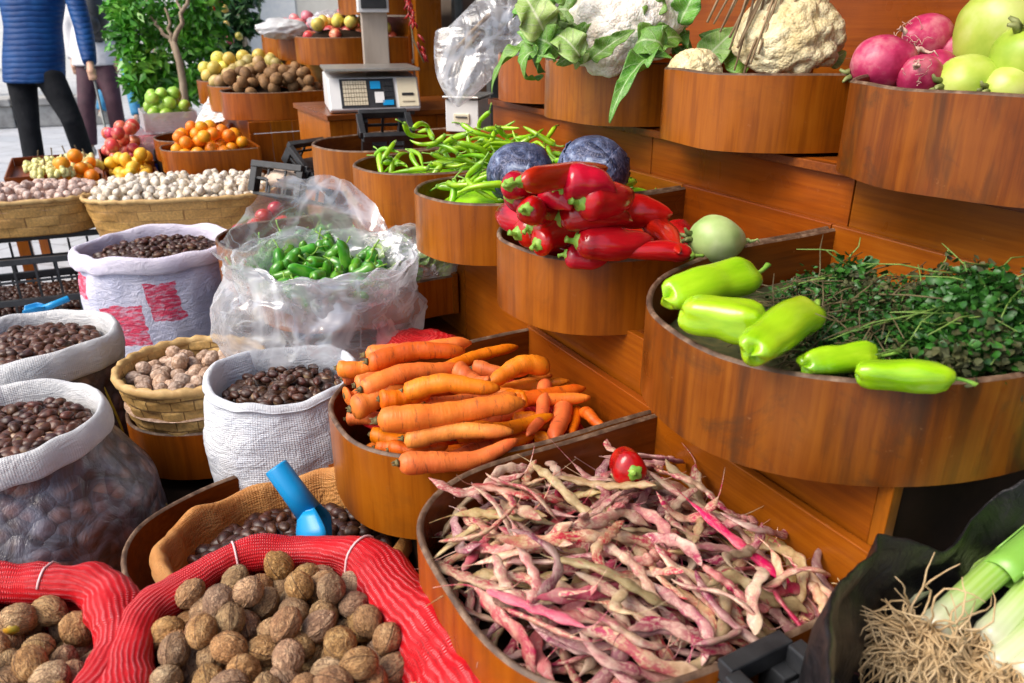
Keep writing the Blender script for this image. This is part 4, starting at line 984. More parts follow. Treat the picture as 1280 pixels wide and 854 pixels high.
# --- red net sacks with walnuts
MT['redtube'] = knit('red_knit', (.16, .001, .004), (.58, .006, .012), (.90, .36, .38), .0075)
MT['seam'] = pmat('pale_thread', [(.4, (.7, .45, .45)), (.7, (.8, .6, .6))], 60, .6)
def net_sack(label, px, rads, z, zbot, n, group, dip=.03, sinkz=.0):
    ring3 = closed([P(x, y, z) for x, y in px], 110); rr = closed([(r, 0, 0) for r in rads], 110)[:, 0]
    c = ring3.mean(0); root = thing('net_sack', label, 'sack', (c[0], c[1], zbot), None)
    m = M(); k = 26; pts = []
    L = np.concatenate([[0], np.cumsum(np.linalg.norm(np.diff(ring3, axis=0), axis=1))])
    for i in range(111):
        q = ring3[i % 110]; T = ring3[(i+1) % 110]-ring3[(i-1) % 110]; T /= np.linalg.norm(T); N = np.cross((0, 0, 1.), T); B = np.array([0, 0, 1.])
        row = []
        for j in range(k):
            a = j/k*2*PI; p = q+(N*math.cos(a)+B*math.sin(a)*.92)*rr[i % 110]
            d = .20*fbm(p, 3, 15)+.11*ridged(p, 2, 26)+.10*math.sin(j/k*4*PI+L[i % 110]*38); p = q+(p-q)*(1+d)+np.array([0, 0, .010*fbm(q, 2, 9)])
            row.append(p)
        pts.append(row)
    m.grid(pts, True, su=2*PI*float(rr.mean()), sv=L[-1]); m.build('rolled_rim', MT['redtube'], root)
    m = M(); g = random.Random(int(abs(px[0][0]))); sp = []
    for q, w_ in ((np.linspace(1, 1, 1)[0], 0),): pass
    poly = ring3[:, :2]; cc = poly.mean(0); rings = []
    for u in np.linspace(0, 1, 16):
        zz = z-.02+(zbot-z+.02)*u; f = 1.0+.10*math.sin(min(1, u*1.6)*PI)-.22*max(0, u-.7)/.3
        rings.append([(*(cc+(q-cc)*f*(1+.02*fbm((q[0], q[1], zz), 3, 10))), zz) for q in poly])
    m.grid(rings, True, (False, True), su=2.2, sv=z-zbot, flip=True); m.build('body', MT['rednet'], root)
    for s_ in (int(110*.26), int(110*.40)):
        m = M(); pth = [pts[s_][j] + (np.array(pts[s_][j])-ring3[s_])*.035 for j in range(2, k-4)]
        m.tube(pth, .0016, 6); m.build('stitched_thread', MT['seam'], root)
    pl = poly; base = mound(z-.075-sinkz, dip, pl, .12)
    fill(root, 'filling', pl, base, MT['walnut'], .006)
    return pl, base, root
pl, ba, r_ = net_sack('open red net sack of walnuts with a thick rolled rim beside the bean bin', [(158, 880), (160, 812), (205, 752), (290, 703), (390, 690), (462, 712), (508, 765), (560, 830), (612, 900), (600, 985), (380, 1040), (200, 985)],
      [.030, .029, .023, .021, .024, .033, .045, .050, .051, .047, .04, .035], .735, .0, 0, 'a')
strew(walnuts, pl, ba, .0170, 140, 'brown walnut heaped in the red net sack beside the bean bin', 'walnut', 'walnuts in the net sack by the bean bin', .005, 14, .018, .1, (.86, 1.03), root=r_)
pl, ba, r_ = net_sack('red net sack of walnuts under the clear chestnut sacks, cut by the frame edge', [(150, 790), (132, 742), (95, 727), (30, 729), (-60, 745), (-130, 800), (-120, 900), (0, 960), (80, 900), (130, 850)],
      [.026, .028, .027, .026, .026, .026, .026, .026, .026, .027], .735, .0, 0, 'b', .015, .015)
strew(walnuts, pl, ba, .0175, 52, 'brown walnut heaped in the red net sack cut by the frame edge', 'walnut', 'walnuts in the net sack at the frame edge', .005, 14, .016, .1, (.90, 1.05), root=r_)
c = P(16, 783, .735); tag((lambda m: (m.ball(c, (.012, .011, .010), 14, 10), m.build('kumquat', pmat('kumquat_peel', [(.4, (.75, .30, .02)), (.7, (.30, .30, .03))], 30, .4)))[1])(M()), 'small yellow orange fruit among the walnuts in the red net sack', 'fruit')

# --- woven plastic sacks
def sackmat(name, a, b, bump=.5, rough=.5, pat=None, trans=.12):
    t = NT(name); uv = t.n('ShaderNodeTexCoord').outputs['UV']; sx = t.n('ShaderNodeSeparateXYZ'); t.set(sx.inputs[0], uv)
    ob = t.coord('Object'); n = t.noise(ob, 12, 4, .6, .8)
    w1 = t.math('SINE', t.math('MULTIPLY', sx.outputs[0], 2*PI/.0042)); w2 = t.math('SINE', t.math('MULTIPLY', sx.outputs[1], 2*PI/.0042))
    c = t.ramp(n, [(.3, a), (.7, b)])
    c = t.mix(t.math('MULTIPLY_ADD', t.math('MULTIPLY', w1, w2), .05, .05), c, (.45, .48, .55))
    if pat: c = pat(t, sx, ob, c)
    wr = t.noise(t.coord('Object', (1, 1, 2.2)), 17, 5, .6, 2.2)
    nm = t.bump(t.math('ADD', t.math('MULTIPLY', t.math('ADD', w1, w2), .05), t.math('MULTIPLY', wr, 1.6)), bump, .012)
    p = t.n('ShaderNodeBsdfPrincipled', Roughness=rough, Normal=nm); t.set(p.inputs['Base Color'], c); p.inputs['Specular IOR Level'].default_value = .35
    tl = t.n('ShaderNodeBsdfTranslucent'); t.set(tl.inputs[0], c); mx = t.n('ShaderNodeMixShader'); mx.inputs[0].default_value = trans
    t.t.links.new(p.outputs[0], mx.inputs[1]); t.t.links.new(tl.outputs[0], mx.inputs[2]); t.t.links.new(mx.outputs[0], t.out.inputs[0])
    return t.m
MT['sackw'] = sackmat('white_sack_cloth', (.62, .66, .74), (.80, .82, .85))
def pinkpat(t, sx, ob, c):
    def boxm(u0, u1, v0, v1, sh=0.0):
        uu = t.math('SUBTRACT', sx.outputs[0], t.math('MULTIPLY', sx.outputs[1], sh)); wob = t.math('MULTIPLY', t.math('SUBTRACT', t.noise(ob, 30, 2), .5), .03)
        uu = t.math('ADD', uu, wob); vv = t.math('ADD', sx.outputs[1], wob); r = None
        for s_, k, op in ((uu, u0, 'GREATER_THAN'), (uu, u1, 'LESS_THAN'), (vv, v0, 'GREATER_THAN'), (vv, v1, 'LESS_THAN')):
            q = t.math(op, s_, k); r = q if r is None else t.math('MULTIPLY', r, q)
        return r
    m_ = None
    for bx in PINK:
        q = boxm(*bx); m_ = q if m_ is None else t.math('MAXIMUM', m_, q)
    sc = t.ramp(t.noise(t.coord('Object', (1, 1, 3)), 45, 3), [(.35, (.45, .45, .45)), (.55, (1, 1, 1))])
    return t.mix(t.math('MULTIPLY', m_, sc), c, (.72, .045, .12))
PINK = []
def sack(name, label, cat, c, rx, ry, ztop, zbot, mat, cuffmat, cuff=.05, thick=.008, fill_z=.045, belly=1.04, seed=0, rimamp=.012, neck=.94, k=72, folds=.03, fillmat='chestnut', tall=0, lean=(0, 0), dome=.02, wav=0.0):
    c = np.asarray(c, float); rot = math.atan2(-c[1], -c[0])+PI      # angle pi faces the viewer: the seam is at the back
    root = thing(name, label, cat, (c[0], c[1], zbot)); zr = lambda a: rimamp*fbm((math.cos(a)*1.3+seed, math.sin(a)*1.3, seed), 2, 1.3)+tall*(.5+.5*math.cos(a))
    wob = lambda a, z: 1+.04*fbm((math.cos(a)*1.2+seed, math.sin(a)*1.2, z*3), 2, 1.2)
    def ring(u):  # 0 bottom 1 rim
        return np.interp(u, [0, .06, .3, .6, .85, 1], [.80, .93, belly, belly, 1.0, neck])
    ang = np.arange(k+1)/k*2*PI; h = ztop-zbot
    def pt(a, f, z, lx=0):
        x, y = rx*f*math.cos(a), ry*f*math.sin(a); cr, sr = math.cos(rot), math.sin(rot)
        u = max(0, (z-zbot)/h); return (c[0]+x*cr-y*sr-lean[0]*(1-u), c[1]+x*sr+y*cr-lean[1]*(1-u), z)
    m = M(); pts = []
    for u in np.linspace(0, 1, 34):
        row = []
        for a in ang:
            aa = a % (2*PI); z = zbot+h*u+zr(aa)*u**3
            f = ring(u)*wob(aa, z)+folds*ridged((math.cos(aa)*1.6+seed, math.sin(aa)*1.6, u*2.6), 3, 1.6)*(.45+.55*u)
            row.append(pt(aa, f, z))
        pts.append(row)
    m.grid(pts, caps=(True, False), su=2*PI*(rx+ry)/2, sv=h); m.build('body', mat, root)
    m = M(); pts = []
    prof = [(.90, -fill_z-.03), (.915, -fill_z*.5), (.93, -.008), (.955, thick*.8), (1.0, thick*1.2), (1.035, thick*.2), (1.05, -.012), (1.055, -cuff*.5), (1.05, -cuff*.85), (1.035, -cuff), (1.01, -cuff+.004)]
    for f0, dz in prof:
        row = []
        for a in ang:
            aa = a % (2*PI); z = ztop+dz+zr(aa)+(.010*fbm((aa*2, seed, dz*30), 2, 1.2) if dz < -.02 else 0)
            f = (f0*neck/.97)*wob(aa, ztop)+folds*.75*ridged((math.cos(aa)*1.6+seed, math.sin(aa)*1.6, 2.6), 3, 1.6)+.012*fbm((math.cos(aa)*3, math.sin(aa)*3, f0*9+seed), 2, 2)
            row.append(pt(aa, f+(.02 if f0 > 1 else 0), z))
        pts.append(row)
    m.grid(pts, su=2*PI*(rx+ry)/2, sv=.2); o = m.build('folded_cuff', cuffmat, root)
    s_ = o.modifiers.new('u', 'SUBSURF'); s_.levels = 1; s_.render_levels = 1
    poly = np.array([pt(a, .90*neck/.97*wob(a, ztop)+folds*.6*ridged((math.cos(a)*1.6+seed, math.sin(a)*1.6, 2.6), 3, 1.6), ztop)[:2] for a in ang[:-1:2]])
    base = mound(ztop-fill_z, dome, poly, min(rx, ry)*.8)
    if fillmat: fill(root, 'filling', poly, base, MT[fillmat], .004)
    return root, poly, base
CN = [(0, 0, .006, .0093)]
# white sack of chestnuts beside the carrots
r_, pl, ba = sack('white_sack', 'plain white woven sack of chestnuts leaning against the carrot bin', 'sack', (P(362, 466, .765)+np.array([-.008, -.03, 0])), .125, .150, .765, .48, MT['sackw'], MT['sackw'], .012, .005, .045, 1.10, 3, .016, .90, folds=.045, tall=.028)
strew(chestnuts, pl, ba, .0095, 60, 'dark brown chestnut in the plain white sack', 'chestnut', 'chestnuts in the plain white sack', .004, 10, .004, .1, (.62, .82), CN, flatq=True, root=r_)
# printed sack
cs = P(196, 303, .77); circ = 2*PI*.225
for u0, u1, v0, v1, sh in ((.505, .565, .52, .645, -.25), (.395, .48, .44, .57, -.2), (.33, .43, .585, .66, -.55), (.43, .49, .34, .40, -.2), (.64, .70, .48, .66, .1)): PINK.append((u0*circ, u1*circ, v0-.05, v1-.05, sh*.5))
MT['sackp'] = sackmat('printed_sack_cloth', (.58, .60, .80), (.76, .75, .88), .6, .5, pinkpat)
MT['sackpc'] = sackmat('printed_sack_cuff', (.66, .62, .78), (.82, .78, .88), .4)
r_, pl, ba = sack('printed_sack', 'white woven sack with pink printed blocks, full of chestnuts, in front of the garlic basket', 'sack', cs, .20, .245, .77, .1, MT['sackp'], MT['sackpc'], .045, .010, .05, 1.0, 11, .02, .95, folds=.03, dome=.025)
strew(chestnuts, pl, ba, .0095, 64, 'shiny chestnut in the sack with pink print', 'chestnut', 'chestnuts in the printed sack', .005, 8, .03, .1, (.72, .95), CN, flatq=True, root=r_)
# clear sacks with chestnuts showing through
def clearsack(name):
    t = NT(name); v = t.coord('Object', (1, 1, 1.25)); ce = t.vor(v, 34, out=1); d_ = t.vor(v, 34)
    cr = t.n('ShaderNodeSeparateXYZ'); t.set(cr.inputs[0], ce)
    c = t.ramp(cr.outputs[0], [(.0, (.025, .012, .010)), (.35, (.07, .03, .022)), (.7, (.15, .065, .045)), (1, (.26, .15, .11))])
    c = t.mix(t.ramp(d_, [(.3, (0, 0, 0)), (.62, (.85, .85, .85))]), c, (.02, .012, .012))
    n = t.noise(t.coord('Object', (1, 1, .6)), 16, 5, .65, 1.2); haze_ = t.ramp(n, [(.42, (.06, .06, .06)), (.70, (.50, .50, .50))])
    c = t.mix(haze_, c, (.24, .26, .34))
    sx = t.n('ShaderNodeSeparateXYZ'); t.set(sx.inputs[0], t.n('ShaderNodeTexCoord').outputs['UV'])
    nm = t.bump(t.math('ADD', t.math('MULTIPLY', d_, -1.2), t.math('MULTIPLY', n, 1.5)), .6, .008)
    return t.done(c, .30, nm, coat=.3, coatr=.2, spec=.5)
MT['clearsack'] = clearsack('chestnuts_under_film')
MT['cuffc'] = sackmat('clear_sack_cuff', (.55, .56, .58), (.74, .74, .74), .4, .35)
MT['yellow'] = pmat('yellow_tape', [(.3, (.45, .30, .02)), (.7, (.72, .52, .05))], 60, .5)
def yellow_line(root, pts3, r=.0035):
    m = M(); pts = closed(pts3, 60)[:int(60*(len(pts3)-1)/len(pts3))]; m.tube(pts, r, 6, flat=.5); m.build('yellow_seam_tape', MT['yellow'], root)
c1_ = P(28, 418, .77)
r_, pl, ba = sack('clear_sack', 'film sack of chestnuts with a yellow tape, standing behind the nearer clear sack', 'sack', c1_, .20, .195, .77, .0, MT['clearsack'], MT['cuffc'], .06, .013, .06, 1.10, 21, .015, .95, tall=-.03)
strew(chestnuts, pl, ba, .0095, 24, 'chestnut in the clear sack behind the nearer one', 'chestnut', 'chestnuts in the rear clear sack', .005, 8, .02, .1, (.70, .88), CN, flatq=True, root=r_)
yellow_line(r_, [P(108, 447, .70)+np.array([.02, -.04, 0]), P(128, 466, .67)+np.array([.02, -.05, 0]), P(156, 520, .55)+np.array([.02, -.06, 0]), P(165, 560, .45)+np.array([.02, -.06, 0])])
c2_ = P(14, 528, .76)
r2_, pl, ba = sack('clear_sack', 'big film sack of chestnuts with a white cuff, nearest of the clear sacks', 'sack', c2_, .165, .160, .76, .385, MT['clearsack'], MT['cuffc'], .040, .012, .045, 1.32, 25, .012, .95, lean=(-.03, .02), folds=.02)
strew(chestnuts, pl, ba, .0095, 66, 'chestnut in the nearest clear sack, under its white cuff', 'chestnut', 'chestnuts in the nearest clear sack', .004, 10, .01, .1, (.62, .82), CN, flatq=True, root=r2_)
yellow_line(r2_, [P(118, 530, .715)+np.array([.02, -.03, 0]), P(150, 565, .66)+np.array([.02, -.02, 0]), P(178, 605, .57)+np.array([.03, -.02, 0]), P(210, 652, .47)+np.array([.03, -.01, 0])])
# slatted wooden crate under it
MT['pine'] = pmat('pale_pine', [(.3, (.33, .22, .12)), (.6, (.50, .37, .22)), (.8, (.58, .46, .30))], 9, .65, stretch=(1, 1, 6), bump=.3, val=.3)
def slat_crate(label, c, w, d, h, rot):
    root = thing('wooden_crate', label, 'crate', c); ax = (np.array([math.cos(rot), math.sin(rot), 0]), np.array([-math.sin(rot), math.cos(rot), 0]), np.array([0, 0, 1.])); c = np.asarray(c, float)
    for k in range(4):
        z = h*(k+.5)/4
        for s_ in (-1, 1):
            m = M(); m.box(c+ax[1]*s_*d/2+ax[2]*z, (w, .008, h/4-.012), ax); m.build('slat', MT['pine'], root, False, bevel=.001)
            m = M(); m.box(c+ax[0]*s_*(w/2+.004)+ax[2]*z, (.008, d-.01, h/4-.012), ax); m.build('slat', MT['pine'], root, False, bevel=.001)
    for a in (-1, 1):
        for b in (-1, 1):
            m = M(); m.box(c+ax[0]*a*(w/2-.012)+ax[1]*b*(d/2-.016)+ax[2]*h/2, (.022, .022, h), ax); m.build('corner_post', MT['pine'], root, False)
    m = M(); m.box(c+ax[2]*(h+.004), (w+.02, d+.02, .008), ax); m.build('lid', MT['pine'], root, False)
    m = M(); m.box(c+ax[0]*(w/2+.0095)+ax[1]*(-d*.1)+ax[2]*h*.62, (.002, .03, .022), ax); m.build('red_label', MT['redpep'], root, False)
pc = P(186, 690, .37)
slat_crate('pale slatted wooden crate under the nearest clear sack', (pc[0]-.27, pc[1]+.02, 0), .50, .42, .37, .30)

# --- orange lined bag with chestnuts and the blue scoop
MT['orange_cloth'] = sackmat('orange_sack_cloth', (.55, .16, .010), (.72, .28, .03), .5, .45, None, .3)
MT['orange_cuff'] = sackmat('orange_sack_cuff', (.60, .22, .03), (.76, .40, .12), .5, .45, None, .3)
co_ = P(362, 668, .665)
r_, pl, ba = sack('orange_sack', 'open orange woven sack of chestnuts in a low bin, behind the red net sack', 'sack', co_, .150, .190, .665, .50, MT['orange_cloth'], MT['orange_cuff'], .03, .006, .055, 1.0, 31, .035, .96, folds=.07, tall=.02)
strew(chestnuts, pl, ba, .0095, 52, 'very dark chestnut in the orange lined sack', 'chestnut', 'chestnuts in the orange sack', .004, 8, .006, .1, (.66, .84), CN, flatq=True, root=r_)
MT['scoop'] = pmat('blue_plastic', [(.3, (.005, .22, .50)), (.7, (.008, .27, .58))], 5, .32, spec=.4)
def scoop(label, hp0, hp1, tip, r, R, L, upn):
    root = thing('scoop', label, 'scoop', hp1); ax = hp1-hp0; ln = np.linalg.norm(ax); ax = ax/ln
    m = M(); up = np.array(upn, float); up -= (up@ax)*ax; up /= np.linalg.norm(up); B = np.cross(ax, up)
    ring = lambda o, q: [o+q*(up*math.cos(a)+B*math.sin(a)) for a in np.arange(20)/20*2*PI]
    m.grid([ring(hp0+ax*.05, r*.82), ring(hp0, r*.82), ring(hp0-ax*.001, r*.93), ring(hp0+ax*.002, r), ring(hp0+ax*ln*.5, r*1.02), ring(hp1, r*1.1)], True, (True, True)); m.build('handle', MT['scoop'], root)
    fw = np.asarray(tip, float)-hp1; fw /= np.linalg.norm(fw); up2 = np.array(upn, float); up2 -= (up2@fw)*fw; up2 /= np.linalg.norm(up2); B2 = np.cross(fw, up2)
    m = M(); pts = []
    for u in np.linspace(0, 1, 12):
        row = []; Rr = R*(.5+.5*min(1, u*3)); arc = 1.75-.35*u
        for a in np.linspace(-arc, arc, 19): row.append(hp1-ax*.006+fw*L*u*(1-.18*abs(a)/1.75*u)+(-up2*math.cos(a)+B2*math.sin(a))*Rr+up2*Rr*.5)
        pts.append(row)
    m.grid(pts); o = m.build('pan', MT['scoop'], root, solid=.003)
    m = M(); m.add([hp1-ax*.006+up2*R*.25]+[tuple(p) for p in pts[0]], [[0, i+1, i+2] for i in range(18)]); m.build('pan_back', MT['scoop'], root, solid=.003)
    return root
scoop('blue plastic scoop stuck upright in the orange chestnut sack', P(345, 584, .80), P(386, 640, .735), P(400, 690, .675), .019, .048, .095, (.75, .35, .55))

# --- bamboo basket and the two big wicker baskets
MT['bamboo'] = weave('bamboo_strips', (.58, .37, .13), (.42, .25, .08), (.22, .12, .035), .05, .026, .55, .8, .06)
MT['wicker'] = weave('split_wood_weave', (.56, .33, .10), (.47, .26, .075), (.30, .155, .045), .085, .042, .5, .6, .035)
MT['rimw'] = pmat('wicker_rim', [(.3, (.34, .19, .06)), (.7, (.62, .42, .17))], 30, .6, stretch=(1, 1, 1), bump=.4)
def basket(label, c, rx, ry, rot, ztop, h, mat, strip, row, n=2.0, taper=.9, k=96, rimr=.008, amp=.004):
    root = thing('basket', label, 'basket', (c[0], c[1], ztop-h)); ang = np.linspace(0, 2*PI, k+1); cr, sr = math.cos(rot), math.sin(rot)
    def pt(a, f, z):
        x = rx*f*math.copysign(abs(math.cos(a))**(2/n), math.cos(a)); y = ry*f*math.copysign(abs(math.sin(a))**(2/n), math.sin(a))
        return np.array([c[0]+x*cr-y*sr, c[1]+x*sr+y*cr, z])
    per = sum(np.linalg.norm(pt(a, 1, 0)-pt(b, 1, 0)) for a, b in zip(ang[:-1], ang[1:]))
    m = M(); pts = []
    for u in np.linspace(0, 1, 26):
        rw = int(u*h/row); arc = 0; rowp = []
        for i, a in enumerate(ang):
            if i: arc += np.linalg.norm(pt(a, 1, 0)-pt(ang[i-1], 1, 0))
            w_ = amp*math.cos(PI*(arc/strip+rw))/max(rx, ry)
            rowp.append(pt(a, (taper+(1-taper)*u)+w_+.006*fbm((math.cos(a)*3, math.sin(a)*3, u*4), 2, 1), ztop-h+h*u))
        pts.append(rowp)
    m.grid(pts, su=per, sv=h); o = m.build('woven_side', mat, root); s_ = o.modifiers.new('s', 'SOLIDIFY'); s_.thickness = .006; s_.offset = -1
    m = M(); rp = [pt(a, 1.0, ztop+.002*math.sin(a*24)) for a in ang[:-1]]+[pt(0, 1, ztop)]
    m.tube(rp, [rimr*(1+.12*math.sin(i*2.1)) for i in range(k+1)], 8, flat=1.3); m.build('rim', MT['rimw'], root)
    m = M(); m.add([pt(a, taper, ztop-h+.004) for a in ang[:-1]], [list(range(k))]); m.build('bottom', mat, root)
    poly = np.array([pt(a, .97, ztop)[:2] for a in ang[:-1:2]])
    return root, poly
cb_ = P(240, 456, .725)
rb, pl = basket('round bamboo basket of walnuts with a bound rim, set in a low bin', cb_, .158, .15, .2, .725, .125, MT['bamboo'], .05, .026, 2.0, .86, 72, .009)
ba = mound(.725-.062, .012, pl, .1); fill(rb, 'filling', pl, ba, MT['walnut_pale'], .008)
strew(walnuts_p, pl, ba, .0148, 62, 'dusty pale walnut in the bamboo basket', 'walnut', 'walnuts in the bamboo basket', .005, 10, .004, .1, (.72, .90), root=rb)
cg = (P(110, 247, .74)+P(338, 232, .74))/2+np.array([0, .02, 0]); rg_ = math.atan2(*(P(338, 236, .74)-P(108, 246, .74))[[1, 0]])
rb, pl = basket('long wicker basket full of white garlic behind the printed sack', cg, .40, .235, rg_, .745, .17, MT['wicker'], .085, .042, 3.4, .90, 120, .008, .003)
ba = mound(.745-.035, .03, pl, .12); fill(rb, 'filling', pl, ba, MT['garlic'], .01)
strew(garlics, pl, ba, .0165, 270, 'small white garlic bulb in the long wicker basket', 'garlic', 'garlic bulbs in the long basket', .006, 9, .004, .1, (.9, 1.12), root=rb)
cl_ = P(40, 243, .74)
rb, pl = basket('wicker basket of pinkish nuts on the black crates, beside the garlic basket', cl_, .27, .20, rg_+.12, .745, .15, MT['wicker'], .085, .042, 3.0, .9, 100, .008, .003)
MT['shallot'] = pmat('pinkish_nut_shell', [(.3, (.30, .17, .13)), (.5, (.50, .36, .30)), (.75, (.72, .62, .57))], 60, .6, bump=.5, bscale=110, val=.3)
nuts = pw(protos(mk_walnut, 3), 'shallot')
ba = mound(.745-.03, .025, pl, .1); fill(rb, 'filling', pl, ba, MT['shallot'], .01)
strew(nuts, pl, ba, .0165, 70, 'pinkish tan walnut in the wicker basket on the crates', 'walnut', 'pinkish walnuts in the wicker basket', .006, 8, .006, .1, (.9, 1.1), root=rb)

# --- black plastic crates
def crate(label, c, w, d, h, rot, tilt=None, mesh=True, group=None, rows=3):
    root = thing('plastic_crate', label, 'crate', c, group); R = Matrix.Rotation(rot, 4, 'Z')
    if tilt: R = R @ Matrix.Rotation(tilt[1], 4, tilt[0])
    R = Matrix.Translation(Vector(tuple(map(float, c)))) @ R
    def put(name, boxes, bev=.002):
        m = M()
        for b in boxes: m.box(b[:3], b[3:])
        m.xform(R); return m.build(name, MT['black'], root, False, bevel=bev)
    put('rim', [(0, d/2, h-.012, w, .02, .024), (0, -d/2, h-.012, w, .02, .024), (w/2, 0, h-.012, .02, d-.021, .024), (-w/2, 0, h-.012, .02, d-.021, .024)])
    put('bottom', [(0, 0, .006, w-.02, d-.02, .012)])
    for a in (-1, 1):
        for b in (-1, 1): put('corner_post', [(a*(w/2-.012), b*(d/2-.012), h/2-.006, .032, .032, h-.034)])
    t_ = .006
    for sgn in (-1, 1):
        bx = []; nn = int(w/.075)
        for i in range(1, nn): bx.append((-w/2+i*w/nn, sgn*(d/2-.004), h/2-.006, t_*1.5, t_, h-.04))
        for k in range(1, rows): bx.append((0, sgn*(d/2-.0045), h*k/rows, w-.05, t_*.8, .010))
        put('side_lattice', bx, .0008); bx = []; nn = int(d/.075)
        for i in range(1, nn): bx.append((sgn*(w/2-.004), -d/2+i*d/nn, h/2-.006, t_, t_*1.5, h-.04))
        for k in range(1, rows): bx.append((sgn*(w/2-.0045), 0, h*k/rows, t_*.8, d-.05, .010))
        put('end_lattice', bx, .0008)
    return root
ra = rg_+.16
q1 = P(50, 330, .56)
crate('black lattice crate carrying the wicker basket, above the chestnut crate', (q1[0]-.12, q1[1]+.22, .29), .60, .40, .285, ra, None, group=None)
q2 = P(50, 375, .40); g2 = (q2[0]-.10, q2[1]+.02, 0.0)
crate('black lattice crate of chestnuts with a blue scoop, below the wicker basket crate', (q2[0]-.12, q2[1]+.10, .12), .60, .40, .31, ra)
pl = [(q2[0]-.12+x*math.cos(ra)-y*math.sin(ra), q2[1]+.10+x*math.sin(ra)+y*math.cos(ra)) for x, y in ((-.28, -.18), (.28, -.18), (.28, .18), (-.28, .18))]
ba = mound(.36, .015, pl, .1)
hb = thing('chestnut_bed', 'lower layer of chestnuts filling the black crate', 'chestnuts', (*np.mean(pl, 0), .3)); pld = closed([(*q, 0) for q in pl], 40)[:, :2]; fill(hb, 'bed', pl, ba, MT['chestnut'], .004)
strew(chestnuts, pl, ba, .0095, 34, 'chestnut in the black lattice crate', 'chestnut', 'chestnuts in the black crate', .006, 8, .006, .1, (.82, 1.0), CN, flatq=True, root=hb)
a_ = P(44, 386, .43); scoop('turquoise scoop lying on the chestnuts in the black crate', a_+np.array([.10, .06, .02]), a_+np.array([.03, .0, .0]), a_+np.array([-.06, -.04, 0]), .012, .03, .08, (0, 0, 1))
# crates farther off: folded ones on the stand
MT['paper'] = pmat('crumpled_paper', [(.3, (.42, .30, .22)), (.7, (.62, .50, .40))], 20, .8)
p_ = P(362, 232, .84); crate('black crate tilted up between the garlic basket and the empty bin', p_+np.array([0, 0, -.06]), .26, .20, .13, -.5, ('X', -.35), rows=2)
tag((lambda m: (m.ball(p_+np.array([0, 0, .03]), (.08, .06, .03), 20, 12, lambda d: 1+.25*ridged(d, 2, 2.4)), m.build('paper_wad', MT['paper']))[1])(M()), 'brownish crumpled paper lying in the tilted black crate', 'paper')
p_ = P(395, 215, .90); crate('small black crate leaning on the empty bin', p_+np.array([-.02, .1, -.02]), .24, .16, .10, .9, ('X', .7), rows=2)
p_ = P(478, 140, 1.16); crate('black crate standing on edge before the label scale', p_+np.array([0, 0, -.12]), .16, .12, .11, .3, ('X', .55), rows=2)
p_ = S(.376, .50, 0)
crate('black lattice crate corner between the bean bin and the leeks', (p_[0], p_[1], .635), .085, .06, .225, A, rows=2)

# --- clear bag of small green peppers
MT['film'] = film('clear_bag_film', .13, .66, (.90, .93, 1.0), 6, .15)
MT['film2'] = film('crinkled_film', .05, .52, (.90, .94, 1.0), 7, .12)
smalls = protos(mk_small, 8)
cbg = P(395, 345, .90)
def bag(root, name, c, rx, ry, prof, rimz, seed, mat, k=96, crum=.06, shift=(0, 0)):
    """open film bag: prof = (radius factor, height) rings from below to the lip; rimz(a) lifts the lip"""
    m = M(); pts = []; n = len(prof); uu = np.linspace(0, n-1, 46); rot = math.atan2(-c[1], -c[0])+PI
    pf = [np.interp(uu, range(n), [p[i] for p in prof]) for i in (0, 1)]
    for f, z, u in zip(*pf, uu/(n-1)):
        row = []
        for j in range(k+1):
            a = (j % k)/k*2*PI; q = (math.cos(a)*1.2+seed, math.sin(a)*1.2, u*2.2)
            ff = f*(1+.10*fbm(q, 2, .9)+crum*ridged(q, 4, 1.7)); zz = z+rimz(a)*u**2.2+.35*crum*fbm((q[0]+9, q[1], q[2]), 3, 2.0)*min(1, u*4)
            x, y = rx*ff*math.cos(a), ry*ff*math.sin(a); row.append((c[0]+x*math.cos(rot)-y*math.sin(rot)+shift[0]*u, c[1]+x*math.sin(rot)+y*math.cos(rot)+shift[1]*u, zz))
        pts.append(row)
    m.grid(pts, caps=(True, False)); return m.build(name, MT[mat], root)
bg_ = thing('plastic_bag', 'open crinkled clear bag of small green peppers in front of the pepper bins', 'bag', (cbg[0], cbg[1], .70))
bag(bg_, 'film', cbg, .195, .225, [(.55, .70), (.85, .71), (1.0, .77), (.97, .84), (.82, .90), (.78, .93), (.86, .95)], lambda a: .17*max(0, math.cos(a+.1))**2.2-.015+.05*max(0, math.sin(a)), 5, 'film')
bag(bg_, 'inner_fold', cbg+np.array([.03, .02, 0]), .175, .195, [(.75, .85), (.80, .90), (.92, .94), (1.0, .94), (.98, .88), (.95, .82)], lambda a: .07*max(0, math.cos(a-.3))+.03*max(0, math.sin(a)), 8, 'film')
pth = [P(x, y, .90) for x, y in ((300, 325), (330, 300), (400, 290), (450, 290), (485, 320), (485, 350), (440, 365), (360, 372), (310, 350))]
pl = closed(pth, 40)[:, :2]; ba = mound(.845, .050, pl, .12)
strew(smalls, pl, ba, .011, 95, 'small dark green pepper in the clear bag', 'pepper', 'small peppers in the clear bag', .005, 8, .0, .1, (.95, 1.25), [(-.018, 0, 0, .011), (0, 0, 0, .011), (.018, 0, 0, .010)])
g2_ = thing('plastic_bag', 'smaller clear bag of leafy greens behind the pepper bag', 'bag', P(522, 320, .87))
cg2 = P(518, 318, .90); m = M(); m.ball(cg2, (.10, .075, .06), 48, 30, lambda d: 1+.18*ridged(np.array(d)+3, 3, 1.9)); m.build('film', MT['film2'], g2_)
